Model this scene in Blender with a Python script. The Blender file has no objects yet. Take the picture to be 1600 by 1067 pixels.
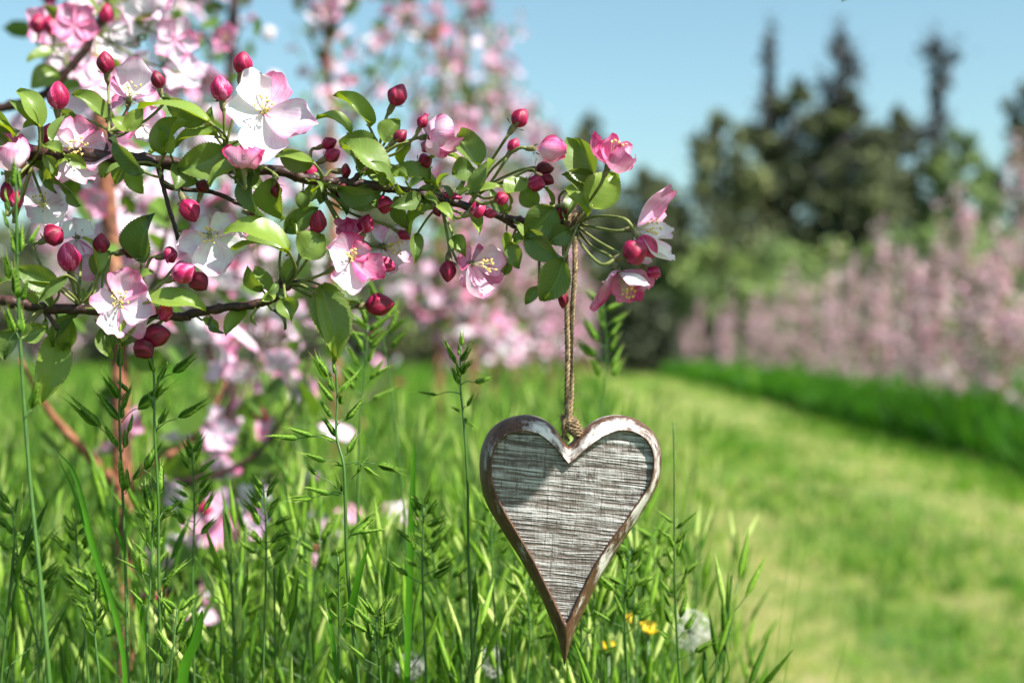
import bpy, math, random
import numpy as np
from mathutils import Vector, Matrix
R = math.radians
SC = bpy.context.scene
COL = SC.collection

# ------------------------------------------------------------------ camera, sky, sun, exposure
F_PX = 50.0 / 36.0 * 1600.0
CAM_H, PITCH, FOCUS = 0.75, math.atan(15.0 / F_PX), 0.625
cam_d = bpy.data.cameras.new("camera"); cam = bpy.data.objects.new("camera", cam_d); COL.objects.link(cam)
cam.location = (0, 0, CAM_H); cam.rotation_euler = (R(90) + PITCH, 0, 0)
cam_d.lens = 50; cam_d.sensor_width = 36; cam_d.clip_start = 0.01; cam_d.clip_end = 3000
cam_d.dof.use_dof = True; cam_d.dof.focus_distance = 0.622; cam_d.dof.aperture_fstop = 6.8
SC.camera = cam
SUN = Vector((0.52, -0.37, 0.78)).normalized()
w = bpy.data.worlds.new("World"); SC.world = w; w.use_nodes = True
wn = w.node_tree; bg = wn.nodes["Background"]
sky = wn.nodes.new("ShaderNodeTexSky"); sky.sky_type = 'NISHITA'; sky.sun_disc = False
sky.sun_elevation = math.asin(SUN.z); sky.sun_rotation = math.atan2(SUN.x, SUN.y)
sky.air_density = 1.0; sky.dust_density = 1.6; sky.ozone_density = 1.2
tn = wn.nodes.new("ShaderNodeMix"); tn.data_type = 'RGBA'; tn.blend_type = 'MULTIPLY'; tn.inputs[0].default_value = 1; tn.inputs[7].default_value = (0.94, 1.12, 1.0, 1)
wn.links.new(sky.outputs[0], tn.inputs[6]); wn.links.new(tn.outputs[2], bg.inputs[0]); bg.inputs[1].default_value = 0.080
sd = bpy.data.lights.new("sun", 'SUN'); sd.energy = 5.0; sd.angle = R(0.5); sd.color = (1.0, 0.955, 0.88)
so = bpy.data.objects.new("sun", sd); COL.objects.link(so)
so.rotation_euler = SUN.to_track_quat('Z', 'Y').to_euler()
SC.view_settings.view_transform = 'Standard'; SC.view_settings.look = 'None'
SC.view_settings.exposure = 1.2; SC.view_settings.gamma = 1
SC.render.engine = 'CYCLES'
SC.cycles.use_denoising = True
SC.cycles.max_bounces = 6; SC.cycles.transparent_max_bounces = 6
SC.cycles.diffuse_bounces = 3; SC.cycles.transmission_bounces = 4; SC.cycles.glossy_bounces = 2
SC.cycles.sample_clamp_indirect = 4

FWD = Vector((0, math.cos(PITCH), math.sin(PITCH))); UPV = Vector((0, -math.sin(PITCH), math.cos(PITCH)))
def P(px, py, Y=FOCUS):
    """point of the place seen at pixel (px,py) of the 1600x1067 photograph, Y metres ahead"""
    d = FWD + Vector((1, 0, 0)) * ((px - 800) / F_PX) + UPV * ((533.5 - py) / F_PX)
    return Vector((0, 0, CAM_H)) + d * Y
PX = FOCUS / F_PX          # metres per pixel at the focus distance
rnd = random.Random(7)
rng = np.random.default_rng(11)

# ------------------------------------------------------------------ materials
def mat(name):
    m = bpy.data.materials.new(name); m.use_nodes = True
    nt = m.node_tree; b = nt.nodes["Principled BSDF"]
    return m, nt, b, nt.nodes["Material Output"]
def N(nt, t, **k):
    n = nt.nodes.new(t)
    for a, v in k.items():
        if a.startswith("i_"): n.inputs[a[2:]].default_value = v
        else: setattr(n, a, v)
    return n
def L(nt, a, b): nt.links.new(a, b)
def ramp(nt, fac, stops):
    r = nt.nodes.new("ShaderNodeValToRGB"); cr = r.color_ramp
    while len(cr.elements) < len(stops): cr.elements.new(0.5)
    for e, (p, c) in zip(cr.elements, stops): e.position = p; e.color = (*c, 1)
    L(nt, fac, r.inputs[0]); return r.outputs[0]
def mixc(nt, fac, a, b, bt='MIX'):
    m = nt.nodes.new("ShaderNodeMix"); m.data_type = 'RGBA'; m.blend_type = bt
    for s, v in ((0, fac), (6, a), (7, b)):
        if isinstance(v, (int, float)): m.inputs[s].default_value = v
        elif isinstance(v, tuple): m.inputs[s].default_value = (*v, 1)
        else: L(nt, v, m.inputs[s])
    return m.outputs[2]
def mth(nt, op, a, b=0.5, clamp=False):
    m = nt.nodes.new("ShaderNodeMath"); m.operation = op; m.use_clamp = clamp
    for s, v in ((0, a), (1, b)):
        if isinstance(v, (int, float)): m.inputs[s].default_value = v
        else: L(nt, v, m.inputs[s])
    return m.outputs[0]
def attr(nt, name): a = nt.nodes.new("ShaderNodeAttribute"); a.attribute_name = name; return a
def noise(nt, scale, detail=4, rough=0.55, vec=None, coord='Object', stretch=None, dist=0.0):
    n = N(nt, "ShaderNodeTexNoise", i_Scale=scale, i_Detail=detail, i_Roughness=rough, i_Distortion=dist)
    if vec is None:
        tc = nt.nodes.new("ShaderNodeTexCoord"); vec = tc.outputs[coord]
    if stretch:
        mp = nt.nodes.new("ShaderNodeMapping"); mp.inputs["Scale"].default_value = stretch; L(nt, vec, mp.inputs[0]); vec = mp.outputs[0]
    L(nt, vec, n.inputs["Vector"]); return n.outputs["Fac"]
def bump(nt, b, h, strength, dist):
    bp = N(nt, "ShaderNodeBump", i_Strength=strength, i_Distance=dist)
    L(nt, h, bp.inputs["Height"]); L(nt, bp.outputs[0], b.inputs["Normal"]); return bp
def translucent(nt, b, out, col, fac, tint=None):
    t = nt.nodes.new("ShaderNodeBsdfTranslucent"); ms = nt.nodes.new("ShaderNodeMixShader"); ms.inputs[0].default_value = fac
    if tint is not None: col = mixc(nt, 1.0, col, tint, 'MULTIPLY')
    L(nt, col, t.inputs[0]); L(nt, b.outputs[0], ms.inputs[1]); L(nt, t.outputs[0], ms.inputs[2]); L(nt, ms.outputs[0], out.inputs[0])

def mat_petal(name='petal', stops=((0.20, (0.86, 0.84, 0.86)), (0.46, (0.80, 0.58, 0.75)), (0.68, (0.80, 0.29, 0.50)), (1.0, (0.62, 0.04, 0.19)))):
    m, nt, b, o = mat(name)
    a = attr(nt, "tint").outputs["Fac"]
    uv = N(nt, "ShaderNodeUVMap"); 
    veins = noise(nt, 1.0, 3, 0.6, vec=uv.outputs[0], stretch=(1.2, 14, 1))
    n = noise(nt, 160, 3)
    geo = nt.nodes.new("ShaderNodeNewGeometry")
    t = mth(nt, 'ADD', a, mth(nt, 'MULTIPLY', mth(nt, 'SUBTRACT', veins, 0.5), 0.55))
    t = mth(nt, 'ADD', t, mth(nt, 'MULTIPLY', mth(nt, 'SUBTRACT', n, 0.5), 0.6))
    t = mth(nt, 'ADD', t, mth(nt, 'MULTIPLY', geo.outputs["Backfacing"], 0.16))
    c = ramp(nt, t, stops)
    L(nt, c, b.inputs["Base Color"]); b.inputs["Roughness"].default_value = 0.55
    b.inputs["Specular IOR Level"].default_value = 0.25
    bump(nt, b, veins, 0.5, 0.0006)
    translucent(nt, b, o, c, 0.33); return m
def mat_bud():
    m, nt, b, o = mat("bud")
    a = attr(nt, "tint").outputs["Fac"]
    n0 = noise(nt, 220, 3); uv = N(nt, 'ShaderNodeUVMap'); n = noise(nt, 1.0, 3, .6, vec=uv.outputs[0], stretch=(2.5, 34, 1))
    n = mth(nt, 'ADD', mth(nt, 'MULTIPLY', n, .6), mth(nt, 'MULTIPLY', n0, .4))
    t = mth(nt, 'ADD', a, mth(nt, 'MULTIPLY', mth(nt, 'SUBTRACT', n, 0.5), 1.3))
    c = ramp(nt, t, [(0.0, (0.09, 0.001, 0.010)), (0.50, (0.30, 0.002, 0.045)), (0.80, (0.54, 0.014, 0.13)), (1.0, (0.78, 0.18, 0.36))])
    L(nt, c, b.inputs["Base Color"]); b.inputs["Roughness"].default_value = 0.48
    bump(nt, b, n, 0.5, 0.0006); translucent(nt, b, o, c, 0.12); return m
def mat_leaf(name="leaf", deep=(0.010, 0.042, 0.007), light=(0.25, 0.36, 0.014)):
    m, nt, b, o = mat(name)
    uv = N(nt, "ShaderNodeUVMap"); sp = nt.nodes.new("ShaderNodeSeparateXYZ"); L(nt, uv.outputs[0], sp.inputs[0])
    av = mth(nt, 'ABSOLUTE', sp.outputs[1], 0)
    s = mth(nt, 'SINE', mth(nt, 'MULTIPLY', mth(nt, 'SUBTRACT', sp.outputs[0], mth(nt, 'MULTIPLY', av, 0.28)), 58.0))
    side = mth(nt, 'GREATER_THAN', s, 0.86)
    mid = mth(nt, 'LESS_THAN', av, 0.055)
    vein = mth(nt, 'MAXIMUM', mid, mth(nt, 'MULTIPLY', side, 0.45))
    n = noise(nt, 90, 4)
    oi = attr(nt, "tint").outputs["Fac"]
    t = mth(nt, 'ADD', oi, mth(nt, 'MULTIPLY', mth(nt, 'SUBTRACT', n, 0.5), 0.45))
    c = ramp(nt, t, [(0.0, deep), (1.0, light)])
    geo = nt.nodes.new("ShaderNodeNewGeometry")
    c = mixc(nt, mth(nt, 'MULTIPLY', geo.outputs["Backfacing"], 0.55), c, (0.16, 0.24, 0.07))
    edge = mth(nt, 'MULTIPLY', mth(nt, 'GREATER_THAN', mth(nt, 'ADD', av, mth(nt, 'MULTIPLY', n, 0.12)), 1.03), 0.6)
    c = mixc(nt, edge, c, (0.16, 0.10, 0.03))
    c = mixc(nt, mth(nt, 'MULTIPLY', vein, 0.45), c, (0.20, 0.30, 0.08))
    L(nt, c, b.inputs["Base Color"]); b.inputs["Roughness"].default_value = 0.36
    bump(nt, b, mth(nt, 'SUBTRACT', n, mth(nt, 'MULTIPLY', vein, 0.6)), 0.5, 0.0007)
    translucent(nt, b, o, c, 0.30, (1.9, 1.7, 0.5)); return m
def mat_simple(name, stops, scale=60, rough=0.6, bs=0.4, bd=0.001, tr=0.0, stretch=None, attrn=None, tint=None, spec=0.5, coord='Object'):
    m, nt, b, o = mat(name)
    n = noise(nt, scale, 5, 0.6, stretch=stretch, coord=coord)
    t = n
    if attrn: t = mth(nt, 'ADD', attr(nt, attrn).outputs["Fac"], mth(nt, 'MULTIPLY', mth(nt, 'SUBTRACT', n, 0.5), 0.5))
    c = ramp(nt, t, stops)
    L(nt, c, b.inputs["Base Color"]); b.inputs["Roughness"].default_value = rough
    b.inputs["Specular IOR Level"].default_value = spec
    if bs: bump(nt, b, n, bs, bd)
    if tr: translucent(nt, b, o, c, tr, tint)
    return m

M = {}
M['petal'] = mat_petal(); M['bud'] = mat_bud(); M['leaf'] = mat_leaf()
M['bark'] = mat_simple("dark_bark", [(0.3, (0.010, 0.006, 0.006)), (0.55, (0.045, 0.016, 0.013)), (0.8, (0.12, 0.055, 0.04))], 240, 0.45, 0.8, 0.0012)
M['red_bark'] = mat_simple("red_bark", [(0.3, (0.05, 0.022, 0.014)), (0.48, (0.20, 0.070, 0.034)), (0.60, (0.33, 0.13, 0.065)), (0.8, (0.38, 0.27, 0.19))], 75, 0.8, 1.0, 0.006)
M['far_bark'] = mat_simple("grey_bark", [(0.3, (0.030, 0.026, 0.024)), (0.7, (0.085, 0.07, 0.055))], 3, 0.9, 0.6, 0.03)
M['stalk'] = mat_simple("flower_stalk", [(0.3, (0.10, 0.13, 0.03)), (0.6, (0.20, 0.22, 0.06)), (0.85, (0.26, 0.14, 0.07))], 130, 0.55, 0.3, 0.0005, 0.1)
M['calyx'] = mat_simple("calyx", [(0.3, (0.10, 0.055, 0.03)), (0.55, (0.17, 0.16, 0.06)), (0.85, (0.40, 0.33, 0.22))], 260, 0.7, 0.3, 0.0004)
M['filament'] = mat_simple("filament", [(0.2, (0.72, 0.70, 0.42)), (0.8, (0.85, 0.82, 0.62))], 200, 0.5, 0, 0, 0.25)
M['anther'] = mat_simple("anther", [(0.3, (0.62, 0.40, 0.07)), (0.7, (0.80, 0.68, 0.25))], 500, 0.7, 0.3, 0.0004)
M['twine'] = mat_simple("jute", [(0.3, (0.13, 0.085, 0.045)), (0.55, (0.36, 0.26, 0.15)), (0.85, (0.60, 0.48, 0.30))], 420, 0.9, 0.6, 0.0006, coord='Generated')
M['twine'] = mat_simple("jute_twine", [(0.3, (0.07, 0.045, 0.025)), (0.55, (0.24, 0.165, 0.09)), (0.85, (0.46, 0.35, 0.21))], 420, 0.9, 0.6, 0.0006)
def mat_metal():
    m, nt, b, o = mat("dark_metal"); b.inputs["Metallic"].default_value = 1; b.inputs["Roughness"].default_value = 0.35
    c = ramp(nt, noise(nt, 500), [(0.3, (0.12, 0.10, 0.08)), (0.7, (0.35, 0.33, 0.30))]); L(nt, c, b.inputs["Base Color"]); return m
M['metal'] = mat_metal()
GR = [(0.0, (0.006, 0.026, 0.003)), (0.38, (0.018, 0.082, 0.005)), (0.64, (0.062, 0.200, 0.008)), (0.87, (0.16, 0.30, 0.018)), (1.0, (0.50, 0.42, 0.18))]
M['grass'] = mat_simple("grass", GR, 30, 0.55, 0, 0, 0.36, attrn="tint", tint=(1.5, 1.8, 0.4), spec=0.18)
M['stem'] = mat_simple("grass_stem", [(0.2, (0.025, 0.075, 0.014)), (0.6, (0.065, 0.15, 0.025)), (0.9, (0.15, 0.24, 0.06))], 90, 0.45, 0.2, 0.0003, 0.1)
M['spikelet'] = mat_simple("spikelet", [(0.0, (0.012, 0.055, 0.005)), (0.40, (0.060, 0.16, 0.008)), (0.74, (0.19, 0.35, 0.024)), (1.0, (0.52, 0.60, 0.20))], 400, 0.55, 0.4, 0.0005, 0.28, attrn="tint", tint=(1.3, 1.5, 0.5), spec=0.25)
M['far_leaf'] = mat_simple("far_foliage", [(0.0, (0.042, 0.054, 0.028)), (0.5, (0.105, 0.122, 0.055)), (1.0, (0.20, 0.235, 0.07))], 0.25, 0.7, 0, 0, 0.2, attrn="tint")
M['pale_leaf'] = mat_simple("pale_foliage", [(0.0, (0.08, 0.13, 0.05)), (0.5, (0.19, 0.28, 0.09)), (1.0, (0.30, 0.40, 0.11))], 0.35, 0.7, 0, 0, 0.25, attrn="tint")
M['yellow'] = mat_simple("yellow_petal", [(0.3, (0.75, 0.50, 0.02)), (0.7, (0.85, 0.66, 0.04))], 300, 0.5, 0.2, 0.0005, 0.25)
M['fluff'] = mat_simple("seed_fluff", [(0.3, (0.62, 0.62, 0.58)), (0.7, (0.80, 0.80, 0.76))], 300, 0.8, 0, 0, 0.4)

# ------------------------------------------------------------------ object helpers
def tag(o, label=None, cat=None, group=None, kind=None):
    if label: o['label'] = label
    if cat: o['category'] = cat
    if group: o['group'] = group
    if kind: o['kind'] = kind
    return o
def empty(name, loc=(0, 0, 0), label=None, cat=None, group=None):
    o = bpy.data.objects.new(name, None); COL.objects.link(o); o.location = loc; o.empty_display_size = 0.02
    return tag(o, label, cat, group)
def link(name, me, parent=None, mw=None):
    o = bpy.data.objects.new(name, me); COL.objects.link(o)
    if parent is not None:
        o.parent = parent
    if mw is not None: o.matrix_local = mw
    return o
def abs_child(o, parent_world_loc):
    """meshes built in world coordinates under an Empty that stands at parent_world_loc"""
    o.matrix_parent_inverse = Matrix.Translation(-Vector(parent_world_loc)); return o
class MB:
    def __init__(s): s.v = []; s.f = []; s.m = []; s.t = []; s.uv = []; s.mats = []
    def mi(s, m):
        if m not in s.mats: s.mats.append(m)
        return s.mats.index(m)
    def grid(s, pts, nu, nv, m, tint=None, uv=None, closed=False):
        o = len(s.v); s.v += [tuple(p) for p in pts]
        s.t += (list(tint) if tint is not None else [0.5] * (nu * nv))
        s.uv += (list(uv) if uv is not None else [(i // nv / (nu - 1), (i % nv) / max(1, nv - 1) * 2 - 1) for i in range(nu * nv)])
        k = s.mi(m)
        for i in range(nu - 1):
            for j in range(nv if closed else nv - 1):
                j2 = (j + 1) % nv
                s.f.append((o + i * nv + j, o + i * nv + j2, o + (i + 1) * nv + j2, o + (i + 1) * nv + j)); s.m.append(k)
    def tube(s, pts, rad, m, sides=8, tint=None, smooth=3, cap=True):
        pts = [Vector(p) for p in pts]
        if not hasattr(rad, '__len__'): rad = [rad] * len(pts)
        if smooth > 1 and len(pts) > 2: pts, rad = spline(pts, rad, smooth)
        n = len(pts); ref = None; out = []
        for i, p in enumerate(pts):
            d = (pts[min(i + 1, n - 1)] - pts[max(i - 1, 0)])
            d = d.normalized() if d.length > 1e-9 else Vector((0, 0, 1))
            if ref is None:
                ref = d.cross(Vector((0, 0, 1)) if abs(d.z) < 0.9 else Vector((1, 0, 0))).normalized()
            ref = (ref - d * ref.dot(d)).normalized(); b = d.cross(ref)
            for k in range(sides):
                a = 2 * math.pi * k / sides
                out.append(p + (ref * math.cos(a) + b * math.sin(a)) * rad[i])
        s.grid(out, n, sides, m, [tint if tint is not None else 0.5] * len(out), closed=True)
        if cap:
            o = len(s.v) - len(out)
            s.f.append(tuple(o + (n - 1) * sides + k for k in range(sides))); s.m.append(s.mi(m))
            s.f.append(tuple(o + k for k in reversed(range(sides)))); s.m.append(s.mi(m))
    def ball(s, c, r, m, nu=6, nv=8, ax=None, ratio=1.0, tint=0.5):
        c = Vector(c); ax = Vector(ax).normalized() if ax is not None else Vector((0, 0, 1))
        x = ax.orthogonal().normalized(); y = ax.cross(x); out = []
        for i in range(nu):
            t = math.pi * (i + 0.02) / (nu - 1 + 0.04)
            for k in range(nv):
                a = 2 * math.pi * k / nv
                out.append(c + ax * (-math.cos(t) * r * ratio) + (x * math.cos(a) + y * math.sin(a)) * math.sin(t) * r)
        s.grid(out, nu, nv, m, [tint] * len(out), closed=True)
    def mesh(s, name, smooth=True):
        me = bpy.data.meshes.new(name); me.from_pydata(s.v, [], s.f)
        for m in s.mats: me.materials.append(m)
        me.polygons.foreach_set("material_index", s.m)
        me.polygons.foreach_set("use_smooth", [smooth] * len(s.f))
        a = me.attributes.new("tint", 'FLOAT', 'POINT'); a.data.foreach_set("value", s.t)
        ul = me.uv_layers.new(name="UVMap")
        li = np.empty(len(me.loops), dtype=np.int32); me.loops.foreach_get("vertex_index", li)
        ul.data.foreach_set("uv", np.array(s.uv, dtype=np.float32)[li].ravel())
        me.update(); return me
    def build(s, name, parent=None, at=None, smooth=True):
        o = link(name, s.mesh(name, smooth), parent)
        if parent is not None and at is not None: abs_child(o, at)
        return o
def spline(pts, rad, k):
    P_, R_ = [], []
    n = len(pts)
    for i in range(n - 1):
        p0, p1, p2, p3 = pts[max(i - 1, 0)], pts[i], pts[i + 1], pts[min(i + 2, n - 1)]
        for j in range(k):
            t = j / k; t2, t3 = t * t, t * t * t
            P_.append(0.5 * ((2 * p1) + (p2 - p0) * t + (2 * p0 - 5 * p1 + 4 * p2 - p3) * t2 + (3 * p1 - p0 - 3 * p2 + p3) * t3))
            R_.append(rad[i] * (1 - t) + rad[i + 1] * t)
    P_.append(pts[-1]); R_.append(rad[-1]); return P_, R_
def np_mesh(name, V, F, mats, tint=None, mi=None, smooth=False):
    me = bpy.data.meshes.new(name); V = np.asarray(V, dtype=np.float32); F = np.asarray(F, dtype=np.int32)
    k = F.shape[1]
    me.vertices.add(len(V)); me.vertices.foreach_set("co", V.ravel())
    me.loops.add(F.size); me.loops.foreach_set("vertex_index", F.ravel())
    me.polygons.add(len(F)); me.polygons.foreach_set("loop_start", np.arange(0, F.size, k, dtype=np.int32))
    for m in mats: me.materials.append(m)
    if mi is not None: me.polygons.foreach_set("material_index", np.asarray(mi, dtype=np.int32))
    me.polygons.foreach_set("use_smooth", np.full(len(F), smooth, dtype=bool))
    if tint is not None:
        a = me.attributes.new("tint", 'FLOAT', 'POINT'); a.data.foreach_set("value", np.asarray(tint, dtype=np.float32))
    me.update(calc_edges=True); return me
def rot_rand(n, up=None):
    """random rotation matrices; up = spread of tilt from vertical when given"""
    q = rng.normal(size=(n, 4)); q /= np.linalg.norm(q, axis=1)[:, None]
    if up is not None:
        th = rng.uniform(0, 2 * np.pi, n); ti = rng.normal(0, up, n); az = rng.uniform(0, 2 * np.pi, n)
        q = qmul(np.stack([np.cos(ti / 2), np.sin(ti / 2) * np.cos(az), np.sin(ti / 2) * np.sin(az), 0 * ti], 1),
                 np.stack([np.cos(th / 2), 0 * th, 0 * th, np.sin(th / 2)], 1))
    w_, x, y, z = q.T
    return np.stack([1 - 2 * (y * y + z * z), 2 * (x * y - z * w_), 2 * (x * z + y * w_), 2 * (x * y + z * w_), 1 - 2 * (x * x + z * z), 2 * (y * z - x * w_),
                     2 * (x * z - y * w_), 2 * (y * z + x * w_), 1 - 2 * (x * x + y * y)], 1).reshape(n, 3, 3)
def qmul(a, b):
    w1, x1, y1, z1 = a.T; w2, x2, y2, z2 = b.T
    return np.stack([w1 * w2 - x1 * x2 - y1 * y2 - z1 * z2, w1 * x2 + x1 * w2 + y1 * z2 - z1 * y2, w1 * y2 - x1 * z2 + y1 * w2 + z1 * x2, w1 * z2 + x1 * y2 - y1 * x2 + z1 * w2], 1)
def scatter(TV, TF, TT, TM, pos, rot, scl, dt=None):
    n, k = len(pos), len(TV)
    V = np.einsum('nij,kj->nki', rot, TV) * np.asarray(scl).reshape(n, 1, -1) + np.asarray(pos)[:, None, :]
    F = (TF[None] + (np.arange(n) * k)[:, None, None]).reshape(-1, TF.shape[1])
    T = np.tile(TT, (n, 1)) + (0 if dt is None else np.asarray(dt)[:, None])
    return V.reshape(-1, 3), F, T.ravel(), np.tile(TM, n)
def cat_np(parts):
    o = 0; Vs, Fs, Ts, Ms = [], [], [], []
    for V, F, T, Mi in parts:
        Vs.append(V); Fs.append(F + o); Ts.append(T); Ms.append(Mi); o += len(V)
    return np.concatenate(Vs), np.concatenate(Fs), np.concatenate(Ts), np.concatenate(Ms)
def template(mb):
    """MB -> numpy template made of quads (tube caps dropped)"""
    F = [(f, m) for f, m in zip(mb.f, mb.m) if len(f) == 4]
    return np.array(mb.v, dtype=float), np.array([f for f, _ in F]), np.array(mb.t), np.array([m for _, m in F])

# ------------------------------------------------------------------ the setting: ground, path, verges
PATH_D = 0.067
def path_left(y): return 0.07 + PATH_D * y + 0.05 * np.sin(y * 0.9) - 0.0010 * np.maximum(y - 11, 0) ** 1.9
def path_right(y): return 2.38 + PATH_D * y + 0.06 * np.sin(y * 0.7 + 1) - 0.0010 * np.maximum(y - 11, 0) ** 1.9
def mat_ground():
    m, nt, b, o = mat("meadow_soil")
    n1 = noise(nt, 1.3, 6, 0.65); n2 = noise(nt, 22, 5, 0.7)
    c = ramp(nt, mth(nt, 'ADD', mth(nt, 'MULTIPLY', n1, 0.5), mth(nt, 'MULTIPLY', n2, 0.5)), [(0.3, (0.018, 0.035, 0.010)), (0.5, (0.035, 0.075, 0.014)), (0.7, (0.075, 0.12, 0.03))])
    L(nt, c, b.inputs["Base Color"]); b.inputs["Roughness"].default_value = 0.95; bump(nt, b, n2, 0.9, 0.04); return m
def mat_path():
    m, nt, b, o = mat("mown_grass")
    n1 = noise(nt, 1.0, 5, 0.6, stretch=(2.4, 1.0, 1)); n2 = noise(nt, 35, 5, 0.75)
    t = mth(nt, 'ADD', mth(nt, 'MULTIPLY', n1, 0.75), mth(nt, 'MULTIPLY', n2, 0.25))
    c = ramp(nt, t, [(0.34, (0.06, 0.14, 0.012)), (0.45, (0.16, 0.22, 0.03)), (0.54, (0.29, 0.29, 0.08)), (0.66, (0.42, 0.36, 0.16))])
    L(nt, c, b.inputs["Base Color"]); b.inputs["Roughness"].default_value = 0.95; bump(nt, b, n2, 1.0, 0.03); return m
M['soil'] = mat_ground(); M['mown'] = mat_path()
g = MB(); S = 900
g.grid([(-S, -S, 0), (-S, S, 0), (S, -S, 0), (S, S, 0)], 2, 2, M['soil'])
go = g.build("ground", smooth=False); tag(go, kind='structure')
ys = np.linspace(-1, 60, 123); nx = 9; pts = []
for y in ys:
    a, b_ = path_left(y), path_right(y)
    for i in range(nx):
        f = i / (nx - 1); pts.append((a + (b_ - a) * f, y, 0.012 + 0.012 * math.sin(f * math.pi) + 0.006 * math.sin(y * 3 + i)))
g = MB(); g.grid(pts, len(ys), nx, M['mown']); go = g.build("path"); tag(go, kind='structure')
# flip normals where needed (sheet faces up)
for ob in (bpy.data.objects["path"], bpy.data.objects["ground"]):
    if ob.data.polygons[0].normal.z < 0: ob.data.flip_normals()

def patchy(x, y, s):
    return (np.sin(x * 1.7 * s + 1.3 * np.sin(y * 0.9 * s)) + np.sin(y * 2.1 * s + 2.0 * np.sin(x * 1.1 * s + 0.5)) + np.sin((x + y) * 3.7 * s)) / 3
def blades(px, py, h, wd, bend, tint, segs=4):
    n = len(px); az = rng.uniform(0, 2 * np.pi, n); face = az + rng.normal(0, 0.6, n) + np.pi / 2
    t = np.linspace(0, 1, segs + 1)[None]
    bx = bend[:, None] * h[:, None] * t ** 2
    X = px[:, None] + np.cos(az)[:, None] * bx + rng.normal(0, 0.03, n)[:, None] * t * h[:, None] * 3
    Y = py[:, None] + np.sin(az)[:, None] * bx
    Z = h[:, None] * (t - 0.35 * np.clip(bend, 0, 1.4)[:, None] * t ** 2.2)
    W = wd[:, None] * (1 - t ** 2.2) * 0.5 * (0.7 + 0.3 * t)
    cx, sx = np.cos(face)[:, None] * W, np.sin(face)[:, None] * W
    A = np.stack([X - cx, Y - sx, Z], -1); B = np.stack([X + cx, Y + sx, Z], -1)
    V = np.stack([A, B], 2).reshape(-1, 3)
    base = (np.arange(n) * (segs + 1) * 2)[:, None]; s = np.arange(segs)[None] * 2
    F = np.stack([base + s, base + s + 1, base + s + 3, base + s + 2], -1).reshape(-1, 4)
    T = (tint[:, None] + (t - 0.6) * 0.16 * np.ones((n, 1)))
    return V, F, np.repeat(T, 2, axis=1).ravel(), np.zeros(len(F), dtype=int)

# low-detail grass head used for the uncountable ones in the meadow
def head_template(seed, nsp=14):
    r = random.Random(seed); mb = MB()
    mb.tube([(0, 0, 0), (0.006, 0, 0.35), (0, 0.004, 0.66)], [0.0011, 0.001, 0.0006], M['stem'], 4, 0.5, 2, False)
    for i in range(nsp):
        z = 0.46 + 0.20 * i / nsp; a = r.uniform(0, 6.28); l = 0.045 * (1 - i / nsp) + 0.006
        el = r.uniform(0.55, 1.35); d = Vector((math.cos(a) * math.cos(el), math.sin(a) * math.cos(el), math.sin(el)))
        p0 = Vector((0, 0, z)); p1 = p0 + d * l
        mb.tube([p0, p1], [0.0004, 0.0003], M['stem'], 3, 0.6, 1, False)
        d2 = (d + Vector((0, 0, 0.6))).normalized(); ln = r.uniform(0.016, 0.024)
        mb.tube([p1, p1 + d2 * ln * 0.35, p1 + d2 * ln * 0.7, p1 + d2 * ln * 1.3], [0.0005, 0.0017, 0.0013, 0.0001], M['spikelet'], 6, r.uniform(0.25, 0.92), 2, False)
    return template(mb)
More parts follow.
